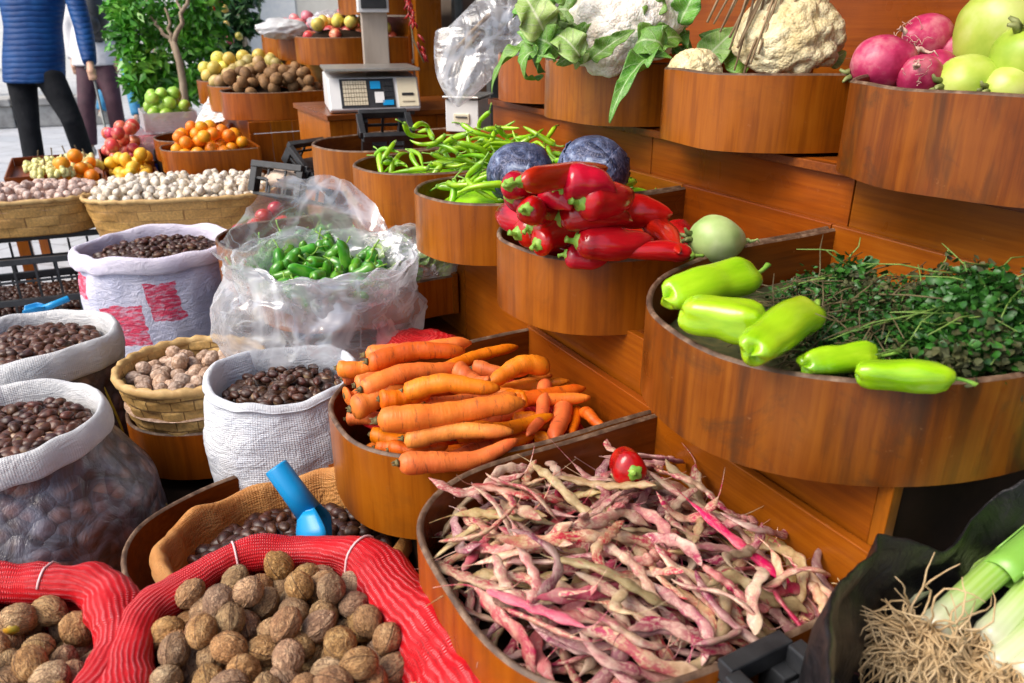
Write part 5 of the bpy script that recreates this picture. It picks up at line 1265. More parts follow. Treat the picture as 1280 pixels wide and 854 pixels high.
for i in range(16):
    d_ = rng.normal(0, .035, 3)*np.array([1.3, 1, .6]); put_leaf(g2_, 'leaf', MT['caulpale'], cg2+d_, rng.normal(0, 1, 3), (0, -.6, 1), .06, .045, curl=.5, wav=.3, seed=i)
# upper bag over the end bin
tb = thing('plastic_bag', 'crumpled clear bag with dry stalks hanging over the end of the top tier', 'bag', PD(600, 70, 2.55))
pts = []; m = M()
OUT = [(632, -30), (556, 38), (541, 45), (543, 95), (566, 132), (583, 128), (640, 78), (668, 72), (690, 30), (700, -40)]
oc = closed([PD(x, y, 2.42+.0*i) for i, (x, y) in enumerate(OUT)], 90); cen = PD(615, 45, 2.42); nrm = np.array([-.15, -.9, .3])
for sgn in (1, -1):
    pts = []
    for f in np.linspace(1, .02, 30):
        row = []
        for q in oc:
            p = cen+(q-cen)*f; b = math.sqrt(max(0, 1-f**2.2)); p = p+nrm*sgn*.045*b+np.array([.012, .03, .012])*ridged(p, 2, 4.5)*(.35+.65*b); row.append(p)
        pts.append(row)
    m.grid(pts, True, (False, True), flip=sgn < 0)
m.build('film', MT['film2'], tb)
for i, (a, b) in enumerate((((562, 72), (612, 18)), ((560, 66), (585, 52)), ((570, 80), (600, 40)))):
    m = M(); p0, p1 = PD(*a, 2.42), PD(*b, 2.45); m.tube([p0, (p0+p1)/2+np.array([0, 0, .006]), p1], [.004, .006, .007], 7); m.build('dry_stalk', MT['stalk'], tb)
for i in range(5):
    p0 = PD(563+i*3, 74, 2.42); m = M(); m.tube([p0, p0+np.array([-.01+.006*i, 0, -.02]), p0+np.array([-.015+.01*i, 0, -.045])], .0012, 5); m.build('dry_stalk', MT['stalk'], tb)

# --- leeks in a black bag
def leekmat():
    t = NT('leek_shaft'); uv = t.n('ShaderNodeTexCoord').outputs['UV']; sx = t.n('ShaderNodeSeparateXYZ'); t.set(sx.inputs[0], uv)
    n = t.noise(t.coord('Object', rnd=True), 18, 3); g = t.math('ADD', sx.outputs[1], t.math('MULTIPLY', t.math('SUBTRACT', n, .5), .05))
    c = t.ramp(g, [(.0, (.58, .54, .42)), (.03, (.52, .60, .34)), (.075, (.30, .48, .08)), (.17, (.17, .42, .025)), (.34, (.08, .27, .02))])
    ln = t.math('SINE', t.math('MULTIPLY', sx.outputs[0], 900.0)); c = t.mix(t.math('MULTIPLY_ADD', ln, .07, .07), c, (.75, .8, .6))
    return t.done(c, .32, t.bump(ln, .08, .001), sss=.1, coat=.15)
MT['leek'] = leekmat()
MT['leekroot'] = pmat('leek_root', [(.3, (.42, .27, .12)), (.6, (.62, .46, .26)), (.8, (.74, .62, .42))], 30, .7, val=.2)
def leek(label, p0, p1, r, nroot, L, seed, rootlen=.07):
    root = thing('leek', label, 'leek', p0); d = p1-p0; d /= np.linalg.norm(d); g = random.Random(seed)
    up = np.array([0, 0, 1.]); B = np.cross(d, up); B /= np.linalg.norm(B); N = np.cross(B, d); n = 22
    path = [p0+d*L*u+N*.012*math.sin(u*2.4)+B*.008*math.sin(u*3+seed) for u in np.linspace(0, 1, n)]
    m = M(); m.tube(path, [r*(.75+.35*math.exp(-u*14)+.25*u) if u > .02 else r*.8 for u in np.linspace(0, 1, n)], 20, lob=.02, lobn=5); m.build('shaft', MT['leek'], root)
    for k in range(3):
        m = M(); pts = []
        for u in np.linspace(.38+.05*k, 1.25, 14):
            q = p0+d*L*u+N*(.012*math.sin(u*2.4)+.012*(u-.4)); row = []
            for a in np.linspace(-1.15, 1.15, 9):
                a2 = a+k*2.1; rr = r*(1.08+.06*k+.5*max(0, u-.5)); row.append(q+(N*math.cos(a2)+B*math.sin(a2))*rr)
            pts.append(row)
        m.grid(pts, sv=L); o = m.build('leaf_sheath', MT['leek'], root, solid=.0015)
        for l in o.data.uv_layers[0].data: l.uv[1] = l.uv[1]*.7+.17
    m = M()
    for i in range(nroot):
        a = g.uniform(0, 6.28); rr = r*.85*math.sqrt(g.random()); q = p0+(N*math.cos(a)+B*math.sin(a))*rr; dr = -d*g.uniform(.5, 1)+(N*math.cos(a)+B*math.sin(a))*g.uniform(.2, 1.1)+np.array([0, -.25, -.5]); dr /= np.linalg.norm(dr)
        pp = [q]; 
        for k in range(9):
            dr = dr+np.array([g.gauss(0, .42), g.gauss(0, .42), g.gauss(-.10, .42)]); dr /= np.linalg.norm(dr); pp.append(pp[-1]+dr*rootlen*g.uniform(.6, 1.2)/8)
        m.tube(pp, [.0013]*6+[.0011, .0009, .0007, .0005], 5)
    tag(m.build('roots', MT['leekroot'], root), kind='stuff')
def LK(px, py, qx, qy, r, nr, L, sd, lb, z0=.83, z1=.87, rl=.07): leek(lb, P(px, py, z0), P(qx, qy, z1), r*mpp(P(px, py, z0)), nr, L, sd, rl)
LK(1160, 792, 1256, 722, 22, 330, .30, 3, 'thick leek with a big tuft of tangled pale roots at the bag mouth', .835, .86, .10)
LK(1128, 752, 1215, 712, 17, 14, .30, 5, 'thinner pale leek behind the rooted one, deepest in the black bag', .82, .83, .03)
LK(1232, 832, 1310, 766, 20, 200, .26, 7, 'leek lying below, its root tuft towards the lower frame edge', .815, .85, .08)
LK(1290, 850, 1350, 790, 24, 70, .26, 9, 'leek at the frame corner, mostly cut off', .82, .85, .07)
LK(1225, 800, 1318, 724, 22, 60, .28, 15, 'thick bright green leek in front of the others, root tuft hidden', .825, .865, .05)
LK(1268, 845, 1350, 772, 20, 40, .30, 19, 'green leek between the thick one and the frame corner', .82, .855, .05)
LK(1150, 735, 1290, 715, 20, 8, .34, 11, 'bright green leek leaning on the rear wall of the black bag', .80, .86, .02)
t = NT('black_bag_film'); v = t.coord('Object'); n = t.noise(v, 20, 6, .7, 1.5)
MT['blackbag'] = t.done(t.ramp(n, [(.35, (.006, .006, .007)), (.7, (.022, .019, .020))]), .30, t.bump(n, .55, .01), spec=.35)
bk = thing('black_bag', 'black plastic bag open around the leeks, beside the stand end', 'bag', (P(1190, 800, .8)[0], P(1190, 800, .8)[1], .0))
RIM = [(1062, 900, .93), (1054, 800, .94), (1060, 745, .94), (1095, 706, .93), (1140, 690, .915), (1190, 676, .90), (1250, 628, .93), (1330, 590, .97), (1430, 640, .97), (1500, 800, .9), (1400, 980, .84), (1180, 1020, .83)]
rm = closed([P(x, y, z) for x, y, z in RIM], 120); cc = rm.mean(0)
m = M(); rings = []
for u in np.linspace(0, 1, 40):
    row = []
    for i, q in enumerate(rm):
        if u < .3: f, z = .80+.18*(u/.3), q[2]-.16*(1-u/.3)          # inside wall
        elif u < .4: f, z = .98+.05*(u-.3)/.1, q[2]+.006*math.sin((u-.3)/.1*PI)
        else: f, z = 1.03+.06*math.sin((u-.4)/.6*PI*.7), q[2]-(q[2]-.02)*((u-.4)/.6)**1.2
        p = cc+(q-cc)*f; p[2] = z; w_ = .014*ridged((p[0], p[1], z*1.0), 3, 6)+.012*fbm(p, 3, 14); d_ = (q-cc)[:2]; d_ = d_/np.linalg.norm(d_)
        p[0] += d_[0]*w_; p[1] += d_[1]*w_; p[2] += .5*w_ if u > .12 else 0; row.append(p)
    rings.append(row)
m.grid(rings, True, (True, True)); m.build('film', MT['blackbag'], bk)
# ---------------------------------------------------------------- far fruit, scales, shop, street, people, trees
def lot(proto, key, n, dz, label, cat, group, r, zsink=.03, sc=(.88, 1.1), rand=True):
    pl = binpoly(key, .006); z = BINS[key]['z']; ba = mound(z-r*1.2-zsink, dz, pl, .16); fill(BINS[key]['root'], 'filling', pl, ba, MT['dark'], .01)
    strew(proto, pl, ba, r, n, label, cat, group, .008, 9, .0, .1, sc)
oranges = protos(mk_fruit('orange', 'orange', .034, .06, .95, False), 2)
lot(oranges, 'oran', 40, .045, 'bright orange in the near bin of the far stand', 'orange', 'oranges in the far stand bin', .033)
kiwis = protos(mk_fruit('kiwi', 'kiwi', .029, .03, 1.25, False), 2)
lot(kiwis, 'kiwi', 62, .09, 'brown kiwi fruit in the bin left of the label scale', 'kiwi', 'kiwi fruit on the far stand', .029, .03)
pears = protos(mk_fruit('pear', 'pear', .036, .05, 1.12, True), 2)
lot(pears, 'pear', 34, .10, 'brownish yellow pear in the bin beyond the kiwi fruit', 'pear', 'pears on the far stand', .035, .02)
quinces = protos(mk_fruit('quince', 'quince', .042, .06, 1.05, True), 2)
lot(quinces, 'quince', 24, .10, 'yellow quince in the farthest bin of its tier', 'quince', 'quinces on the far stand', .041, .02)
apr = protos(mk_fruit('apple', 'redapple', .037, .14, .92, True), 2); apy = protos(mk_fruit('apple', 'quince', .037, .14, .92, True), 2); app = protos(mk_fruit('apple', 'pinkapple', .038, .14, .92, True), 2)
lot(apr, 'apple', 16, .06, 'red apple in the mixed apple bin of the far stand', 'apple', 'red apples on the far stand', .037, .03)
lot(apy, 'apple', 14, .10, 'yellow apple in the mixed apple bin of the far stand', 'apple', 'yellow apples on the far stand', .037, .01)
lot(app, 'pink', 24, .09, 'pink apple in the upper tier bin next to the mixed apples', 'apple', 'pink apples on the far stand', .038, .02)
lot(app, 'pink2', 18, .09, 'pink apple in the farthest upper tier bin', 'apple', 'pink apples in the farthest bin', .038, .02)
MT['whitebag'] = sackmat('white_plastic', (.72, .74, .78), (.86, .87, .88), .8, .3)
def wad(name, label, cat, c, r, mat, seed, amp=.22, group=None):
    m = M(); m.ball(c, r, 40, 26, lambda d: 1+amp*ridged(np.array(d)+seed, 4, 1.9)); return tag(m.build(name, mat), label, cat, group)
wad('plastic_liner', 'white plastic bag lying in front of the mixed apples', 'bag', PD(352, 36, 4.45), (.12, .08, .045), MT['whitebag'], 3)
wad('plastic_liner', 'clear crumpled plastic at the end of the mixed apple bin', 'bag', PD(412, 28, 4.45), (.10, .06, .05), MT['film'], 5)
MT['news'] = (lambda t: t.done(t.mix(t.ramp(t.noise(t.coord('Object', (1, 1, 1)), 26, 4), [(.5, (0, 0, 0)), (.58, (.8, .8, .8))]), (.72, .68, .64), (.42, .27, .23)), .7, t.bump(t.noise(t.coord('Object'), 18, 3), .6, .02)))(NT('news_paper'))
c = PT(268, 140, .46); m = M(); pts = []
for i in range(22):
    a = i/21; row = []
    for j in range(22):
        b = j/21; p = PD(240+a*40+b*26, 162-a*8-b*46+a*b*20, 4.35-.1*a+.35*b); row.append(p+np.array([0, 0, .012])*ridged(p, 3, 6))
    pts.append(row)
m.grid(pts); tag(m.build('newspaper', MT['news'], solid=.002), 'crumpled newspaper sheet over the bin behind the oranges', 'newspaper')
for i, (x, y) in enumerate(((250, 158), (268, 150), (285, 150), (292, 160), (276, 162))): pick(apr, i).put(P(x, y, ZA+.0), rq(), 1, 'red apple under the crumpled newspaper', 'apple', 'apples under the newspaper')

# low table of trays on the street side
trays = thing('low_table', 'low wooden table carrying the fruit trays by the street', 'table', S(4.9, .0, 0))
board(trays, 'table_top', 4.35, 5.75, -.42, .30, .58, .605, 'wood_u')
for s_ in (4.4, 5.7):
    for t_ in (-.38, .25): board(trays, 'leg', s_-.03, s_+.03, t_-.03, t_+.03, 0, .60, 'wood_z')
MT['grape'] = pmat('white_grape_skin', [(.3, (.55, .52, .16)), (.7, (.72, .70, .34))], 30, .3, sss=.2)
def tray(label, s0, s1, t0, t1, z0, h):
    root = thing('fruit_tray', label, 'tray', S((s0+s1)/2, (t0+t1)/2, z0)); board(root, 'tray_bottom', s0, s1, t0, t1, z0, z0+.01, 'wood_u')
    board(root, 'tray_side', s0, s1, t0-.008, t0, z0, z0+h, 'wood_u'); board(root, 'tray_side', s0, s1, t1, t1+.008, z0, z0+h, 'wood_u')
    board(root, 'tray_end', s0-.008, s0, t0, t1, z0, z0+h, 'wood_v'); board(root, 'tray_end', s1, s1+.008, t0, t1, z0, z0+h, 'wood_v')
    return root, np.array([S(s, t, 0)[:2] for s, t in ((s0, t0), (s1, t0), (s1, t1), (s0, t1))])
def tray_lot(label, s0, s1, t0, t1, proto, r, n, lb, cat, group, dz=.05, z0=.627, h=.07):
    rt_, pl = tray(label, s0, s1, t0, t1, z0, h); pl = np.array([p for a, b in zip(pl, np.roll(pl, -1, 0)) for p in np.linspace(a, b, 6)[:-1]])
    ba = mound(z0+h-r*1.1, dz, pl, .14); fill(rt_, 'filling', pl, ba, MT['dark'], .01); strew(proto, pl, ba, r, n, lb, cat, group, .008, 9, 0, .1)
def mk_bunch(i):
    g = random.Random(i); o = None; m = M()
    m.tube([(0, 0, .0), (.004, 0, .03), (.012, .003, .065)], [.003, .0025, .003], 6); o = m.build('grape_bunch', MT['fruitstem'], origin=None)
    for k in range(30):
        a = g.uniform(0, 6.28); rr = .055*math.sqrt(g.random()); z = .03-rr*.4-.03*g.random()
        m = M(); m.ball((rr*math.cos(a), rr*math.sin(a), z), (.0135, .0135, .016), 9, 6); kid(o, m.build('grape', MT['grape'], o, keep=True))
    return o
bun = protos(mk_bunch, 1)
tray('flat tray of pale grapes by the street', 4.75, 5.45, -.42, -.14, .627, .06)
for i, (px, py) in enumerate(((48, 206), (66, 203), (84, 200), (100, 198), (58, 215), (78, 212), (96, 210), (110, 204))):
    bun[0].put(P(px, py, .73+.01*(i % 3)), Quaternion((0, 0, 1), i*1.3), 1.15, 'pale yellow grape bunch on the street side tray', 'grapes', 'grape bunches on the tray')
tray_lot('tray of red apples beyond the garlic basket', 4.80, 5.40, .04, .29, apr, .042, 24, 'shiny pink red apple in the tray by the walking stick', 'apple', 'apples in the street side tray', .03, .64)
tray_lot('tray of oranges between grapes and garlic basket', 4.40, 4.70, -.22, .02, oranges, .035, 16, 'orange in the small tray next to the grapes', 'orange', 'oranges in the small tray', .02, .61)
lemons = protos(mk_fruit('lemon', 'lemon', .033, -.05, 1.1, False, .10), 2)
tray_lot('tray of yellow lemons right behind the garlic basket', 4.38, 4.76, .045, .29, lemons, .034, 20, 'yellow lemon in the tray behind the garlic basket', 'lemon', 'lemons behind the garlic basket', .02, .61)
# boxes of green apples on a clear box
MT['clearbox'] = film('clear_box_film', .35, .7, (.85, .80, .85), 5, .2)
gb = S(5.42, .46, ZA)
def openbox(root, name, c, w, d, h, mat):
    m = M()
    for sx_, sy_, w_, d_ in ((0, -d/2, w, .006), (0, d/2, w, .006), (-w/2, 0, .006, d-.007), (w/2, 0, .006, d-.007)): m.box(np.asarray(c)+U*sx_+V*sy_+np.array([0, 0, h/2]), (w_, d_, h), AX)
    m.box(np.asarray(c)+np.array([0, 0, .003]), (w-.013, d-.013, .006), AX); return m.build(name, mat, root, False)
o = thing('fruit_box', 'clear plastic box holding the green apples, on top of its pile', 'box', gb); openbox(o, 'shell', gb+np.array([0, 0, -.04]), .36, .30, .11, MT['clearbox'])
pl = np.array([gb+U*a*.165+V*b*.135 for a, b in ((-1, -1), (1, -1), (1, 1), (-1, 1))])[:, :2]; pl = np.array([p for a, b in zip(pl, np.roll(pl, -1, 0)) for p in np.linspace(a, b, 6)[:-1]])
gap = protos(mk_fruit('apple', 'greenapple', .038, .14, .93, True), 2)
strew(gap, pl, mound(ZA-.01, .05, pl, .14), .037, 22, 'pale green apple in the clear box beside the ficus', 'apple', 'green apples in the clear box', .008, 9, -.01, .1)
MT['berry'] = pmat('red_berry', [(.35, (.30, .01, .03)), (.65, (.52, .06, .09))], 60, .35)
MT['bluebox'] = pmat('blue_plastic_crate', [(.3, (.01, .03, .30)), (.7, (.02, .06, .42))], 20, .4)
o = thing('fruit_box', 'clear box of red berries under the green apples', 'box', S(5.30, .40, ZA-.22)); openbox(o, 'shell', S(5.30, .40, ZA-.19), .40, .34, .145, MT['clearbox']); m = M(); m.box(S(5.30, .40, ZA-.13), (.36, .30, .09), AX); m.build('berries', MT['berry'], o)
o = thing('plastic_crate', 'deep blue plastic crate at the bottom of the fruit box pile', 'crate', S(5.22, .37, .42)); openbox(o, 'shell', S(5.22, .37, .42), .40, .34, .235, MT['bluebox'])
m = M(); m.box(S(5.22, .37, .21), (.42, .36, .41), AX); tag(m.build('wooden_box', MT['pine'], None, False, bevel=.004), 'plain wooden box under the blue plastic crate', 'box')

# --- label scale
MT['steel'] = pmat('brushed_steel', [(.3, (.42, .40, .37)), (.7, (.58, .55, .50))], 30, .34, stretch=(1, 1, .1), metal=.85)
MT['scalew'] = pmat('white_scale_plastic', [(.4, (.66, .67, .68)), (.7, (.74, .74, .73))], 8, .35)
MT['cream'] = pmat('cream_plastic', [(.4, (.62, .56, .40)), (.7, (.68, .62, .47))], 8, .4)
MT['keys'] = pmat('beige_keys', [(.4, (.48, .42, .30)), (.7, (.60, .54, .40))], 60, .5)
MT['pillar'] = pmat('worn_beige_metal', [(.3, (.40, .33, .27)), (.7, (.56, .49, .42))], 12, .4, metal=.3, stretch=(1, 1, .2))
t = NT('lit_display'); em = t.n('ShaderNodeEmission', Strength=1.0); em.inputs[0].default_value = (.06, .42, .85, 1); t.t.links.new(em.outputs[0], t.out.inputs[0]); MT['lcd'] = t.m
sc0 = P(470, 140, 1.11); ang = math.radians(16); sx_ = np.array([math.cos(ang), math.sin(ang), 0]); sy_ = np.array([-math.sin(ang), math.cos(ang), 0]); sz_ = np.array([0, 0, 1.])
k = mpp(sc0); sr = thing('label_scale', 'white label printing scale with keypad and tall display pillar on the plank cabinet', 'scale', sc0)
def SB(name, x, y, z, w, d, h, mat, tilt=0, par=None, bev=.003):
    ax = (sx_, sy_*math.cos(tilt)+sz_*math.sin(tilt), sz_*math.cos(tilt)-sy_*math.sin(tilt)); m = M(); m.box(sc0+sx_*x+sy_*y+sz_*z, (w, d, h), ax); return m.build(name, MT[mat], par or sr, False, bevel=bev)
W = 112*k
m = M(); pr = [(-.02, .012), (.04, .125), (.34, .135), (.34, .0), (.0, .0)]
for s_ in (-1, 1): pass
pts = [[sc0+sx_*(a*W/2)+sy_*y+sz_*z for y, z in pr] for a in (-1, 1)]; m.grid(pts, True, (True, True)); m.build('housing', MT['scalew'], sr, False, bevel=.006)
sl_ = math.atan2(.113, .06)
def panel(name, x0, x1, v0, v1, off, mat, th=.004):
    ax = (sx_, sy_*math.cos(sl_)+sz_*math.sin(sl_), -sy_*math.sin(sl_)+sz_*math.cos(sl_)); o = sc0+sy_*-.02+sz_*.012; ln = .128; m = M()
    m.box(o+sx_*((x0+x1)/2-.5)*W+ax[1]*ln*(v0+v1)/2+ax[2]*off, ((x1-x0)*W, (v1-v0)*ln, th), ax); return m.build(name, MT[mat], sr, False)
panel('key_bed', .13, .72, .05, .95, .003, 'black')
for i in range(9):
    for j in range(6): panel('key', .16+i*.029, .16+i*.029+.025, .12+j*.13, .12+j*.13+.11, .006, 'keys')
panel('blue_key', .46, .57, .62, .86, .006, 'scoop'); panel('blue_key', .58, .70, .10, .26, .006, 'scoop'); panel('label_window', .50, .60, .18, .52, .006, 'scalew')
for i in range(3):
    for j in range(3): panel('key', .60+i*.035, .60+i*.035+.028, .36+j*.17, .36+j*.17+.13, .006, 'black')
panel('printer_front', .76, .98, .06, .96, .003, 'cream'); panel('label_slot', .80, .93, .40, .47, .007, 'black'); panel('label_slot', .80, .93, .20, .24, .007, 'keys')
SB('weighing_plate', .0, .17, .155, W*1.04, .33, .012, 'steel'); 
for a in (-1, 1):
    for b in (-.0, .3): SB('foot', a*W*.4, b+.03, -.008, .03, .03, .016, 'black')
SB('pillar', .16*W, .36, .285, 33*k*1.03, .05, .29, 'pillar'); SB('display_head', .145*W, .33, .445, 40*k, .07, .17, 'scalew'); SB('screen_frame', .145*W, .292, .435, 33*k, .008, .12, 'black'); SB('screen', .145*W, .286, .452, 25*k, .006, .07, 'lcd')
c = PD(586, 142, 2.75); k2_ = mpp(c); s2 = thing('small_scale', 'small white scale half hidden under the clear bag at the stand end', 'scale', c+np.array([0, 0, -.06]))
ax2 = (np.array([.97, -.25, 0]), np.array([.25, .97, 0]), np.array([0, 0, 1.])); 
for nm, dc, sz, mt_ in (('housing', (0, 0, 0), (42*k2_, .16, 38*k2_), 'scalew'), ('plate', (0, 0, 22*k2_), (46*k2_, .19, 3*k2_), 'steel'), ('drawer_front', (0, -.083, -3*k2_), (20*k2_, .006, 12*k2_), 'cream'), ('label_slot', (0, -.088, -1*k2_), (15*k2_, .006, 2*k2_), 'black')):
    m = M(); m.box(c+ax2[0]*dc[0]+ax2[1]*dc[1]+ax2[2]*dc[2], sz, ax2); m.build(nm, MT[mt_], s2, False, bevel=.003)
m = M(); m.box((c[0]+.02, c[1]+.04, (c[2]-.06)/2), (.20, .18, c[2]-.06)); tag(m.build('scale_stand', MT['wood_z'], None, False), 'narrow wooden pedestal under the small white scale', 'pedestal')
# dried chilli string
MT['chilli'] = pmat('dried_chilli', [(.3, (.22, .004, .006)), (.7, (.45, .015, .012))], 30, .35)
cs_ = thing('chilli_string', 'string of dried red chillies hanging on the corner post', 'chillies', PD(508, 0, 3.9)); g = random.Random(4)
m = M(); m.tube([PD(507, -60, 3.9), PD(508, 0, 3.9), PD(517, 50, 3.88), PD(530, 78, 3.86)], .004, 6); m.build('string', MT['twig'], cs_)
for i in range(46):
    u = g.random(); px = 507+24*u**1.6+g.uniform(-3, 3); py = -30+105*u; p = PD(px, py, 3.88); d_ = np.array([g.gauss(0, .5), g.gauss(0, .3), -1]); d_ /= np.linalg.norm(d_); L = g.uniform(.03, .055)
    m = M(); m.tube([p, p+d_*L*.5+np.array([.004, 0, 0]), p+d_*L], [.005, .008, .002], 6); m.build('chilli', MT['chilli'], cs_)

# --- shop front, and a canopy added to shade the stand
MT['frame'] = pmat('grey_door_frame', [(.3, (.10, .11, .11)), (.7, (.17, .18, .18))], 20, .4, metal=.5)
t = NT('shop_glass'); tr = t.n('ShaderNodeBsdfTransparent'); gl = t.n('ShaderNodeBsdfGlossy', Roughness=.05); mx = t.n('ShaderNodeMixShader'); mx.inputs[0].default_value = .22
t.t.links.new(tr.outputs[0], mx.inputs[1]); t.t.links.new(gl.outputs[0], mx.inputs[2]); t.t.links.new(mx.outputs[0], t.out.inputs[0]); MT['glass'] = t.m
sf = thing('glass_door', 'dark glazed shop door with grey metal frame behind the stand', 'door', S(3.3, 1.95, 0))
for s_ in (2.46, 2.78, 3.10, 3.42, 3.85, 4.28): board(sf, 'mullion', s_-.025, s_+.025, 1.93, 1.98, 0, 2.6, 'frame')
for a, b in ((2.485, 2.755), (2.805, 3.075), (3.125, 3.395), (3.445, 3.825), (3.875, 4.255)): board(sf, 'pane', a, b, 1.95, 1.956, .02, 2.55, 'glass', 0)
board(sf, 'door_rail', 2.44, 4.30, 1.925, 1.985, 2.605, 2.7, 'frame')
MT['wallin'] = pmat('dim_interior_wall', [(.3, (.05, .06, .06)), (.7, (.09, .10, .10))], 4, .8)
MT['teal'] = pmat('teal_panel', [(.3, (.02, .16, .12)), (.7, (.03, .22, .17))], 4, .6)
MT['plaster'] = pmat('shop_plaster', [(.3, (.20, .15, .11)), (.7, (.28, .22, .17))], 6, .85, bump=.3)
si = thing('shop_interior', 'dim shop room seen through the glass door', 'room', S(3.3, 3.0, 0))
board(si, 'rear_wall', 2.0, 5.2, 3.6, 3.65, 0, 2.8, 'wallin'); board(si, 'side_wall', 2.0, 2.05, 2.0, 3.59, 0, 2.8, 'wallin'); board(si, 'side_wall', 5.15, 5.2, 2.0, 3.59, 0, 2.8, 'wallin')
for nm, lb, px0, px1, py0, py1, mt_ in (('cabinet', 'tall teal cabinet inside the shop', 568, 586, -60, 60, 'teal'), ('cabinet', 'dark wooden cabinet inside the shop', 590, 625, -60, 70, 'dark'), ('shelf_unit', 'grey shelf unit inside the shop behind the post', 530, 548, -60, 30, 'frame')):
    a, b = PT(px0, py1, 3.0), PT(px1, py0, 3.0); sa, sb = a@U, b@U; o = thing(nm, lb, nm.replace('_', ' '), S((sa+sb)/2, 3.1, 0)); board(o, 'carcass', min(sa, sb), max(sa, sb), 3.0, 3.35, .0, 2.2, mt_)
    for zz in (.5, 1.0, 1.5): board(o, 'shelf', min(sa, sb)+.02, max(sa, sb)-.02, 2.96, 2.998, zz, zz+.02, 'scalew' if nm == 'shelf_unit' else mt_)
sw = thing('shop_wall', 'plain plaster shop wall behind the stand', 'wall', S(0, 2.0, 0)); board(sw, 'wall_face', -2.6, 2.43, 1.99, 2.15, 0, 3.6, 'plaster'); board(sw, 'wall_face', 4.31, 6.2, 1.99, 2.15, 0, 3.6, 'plaster')
board(sw, 'added_shade_wall', -1.35, -1.2, .9, 1.985, 0, 3.2, 'plaster')  # unseen wall added to block light from the right side
MT['canvas'] = pmat('shade_canvas', [(.3, (.30, .20, .12)), (.7, (.36, .25, .16))], 5, .8)
aw = thing('shade_awning', 'unseen canvas canopy added over the stand to shade it', 'shade_awning', S(2.2, 1.2, 2.4)); m = M()  # out-of-view canopy added to keep light off the upper tiers
pts = [[S(s_, t_, 2.75-.10*(2-t_)+.01*math.sin(s_*4)) for t_ in np.linspace(.70, 1.98, 8)] for s_ in np.linspace(-2.4, 6.0, 30)]; m.grid(pts); m.build('canvas', MT['canvas'], aw, solid=.004)
for s_ in (-2.3, .5, 3.2, 5.9):
    m = M(); m.tube([S(s_, 1.98, 2.4), S(s_, .71, 2.60)], .012, 8); m.build('arm', MT['frame'], aw)

# --- street
def tilemat(name, a, b, mortar, bw, bh, rot):
    t = NT(name); v = t.coord('Object', (1, 1, 1), rot); br = t.n('ShaderNodeTexBrick'); t.set(br.inputs['Vector'], v); br.inputs['Scale'].default_value = 1
    br.inputs['Brick Width'].default_value = bw; br.inputs['Row Height'].default_value = bh; br.inputs['Mortar Size'].default_value = .008
    for k_, c_ in (('Color1', a), ('Color2', b), ('Mortar', mortar)): br.inputs[k_].default_value = C(c_)
    n = t.noise(v, 6, 5); c = t.mix(.4, br.outputs[0], t.ramp(n, [(.3, (.6, .6, .6)), (.7, (1.15, 1.15, 1.15))]), 'MULTIPLY'); return t.done(c, .6, t.bump(br.outputs['Fac'], -.3, .006))
m = M(); m.add([(-80, -40, 0), (80, -40, 0), (80, 140, 0), (-80, 140, 0)], [[0, 1, 2, 3]])
tag(m.build('pavement', tilemat('street_paving', (.40, .42, .45), (.47, .48, .50), (.28, .28, .29), .6, .4, .3), None, False, None), kind='structure')
MT['stone'] = pmat('rough_stone', [(.3, (.22, .21, .20)), (.5, (.34, .33, .31)), (.7, (.46, .45, .42))], 7, .85, bump=.6, bscale=20)
lw = thing('stone_bench', 'low stone ledge at the street edge behind the person in blue', 'ledge', P(40, 160, 0)); g = random.Random(2)
a, b = P(-60, 164, 0), P(122, 156, 0); dx = (b-a)/np.linalg.norm(b-a); dy = np.array([-dx[1], dx[0], 0]); Lw = np.linalg.norm(b-a); x = 0
while x < Lw:
    w_ = g.uniform(.45, .8); m = M(); m.box(a+dx*(x+w_/2)+dy*.25+np.array([0, 0, .15]), (w_-.012, .5, .30), (dx, dy, sz_)); m.build('block', MT['stone'], lw, False, bevel=.02); m = M(); m.box(a+dx*(x+w_/2)+dy*.23+np.array([0, 0, .353]), (w_-.012, .56, .10), (dx, dy, sz_)); m.build('cap_stone', MT['stone'], lw, False, bevel=.015); x += w_
MT['facade'] = pmat('pale_render', [(.3, (.60, .60, .60)), (.7, (.70, .70, .69))], 3, .85)
MT['win'] = pmat('window_glass', [(.3, (.12, .15, .18)), (.7, (.2, .24, .28))], 2, .1)
def house(label, x0, x1, y, h, floors, n, mat):
    o = thing('house', label, 'building', ((x0+x1)/2, y, 0)); m = M(); m.box(((x0+x1)/2, y+3, h/2), (x1-x0, 6, h)); m.build('wall', mat, o, False)
    for f in range(floors):
        for i in range(n):
            x = x0+(i+.5)*(x1-x0)/n; z = .3+f*3.0; hh = 2.3 if f == 0 else 1.6; z += 0 if f == 0 else .9
            m = M(); m.box((x, y-.03, z+hh/2), (1.35, .06, hh+.12)); w_ = m.build('window', MT['scalew'], o, False); m = M(); m.box((x, y-.064, z+hh/2), (1.2, .01, hh)); m.build('pane', MT['win'], w_).location = (0, 0, 0); 
            pn = w_.children[0]; pn.location = tuple(-np.array(w_.location)); 
    m = M(); m.box(((x0+x1)/2, y+2.9, h+.1), (x1-x0+.5, 6.6, .2)); m.build('roof', MT['stone'], o, False)
house('pale rendered building across the street behind the people', -20, -8.2, 21, 7.5, 2, 4, MT['facade'])
house('second pale building across the street behind the ficus', -8.0, 3.0, 23, 9.5, 3, 4, pmat('cream_render', [(.3, (.55, .52, .46)), (.7, (.63, .60, .54))], 3, .85))

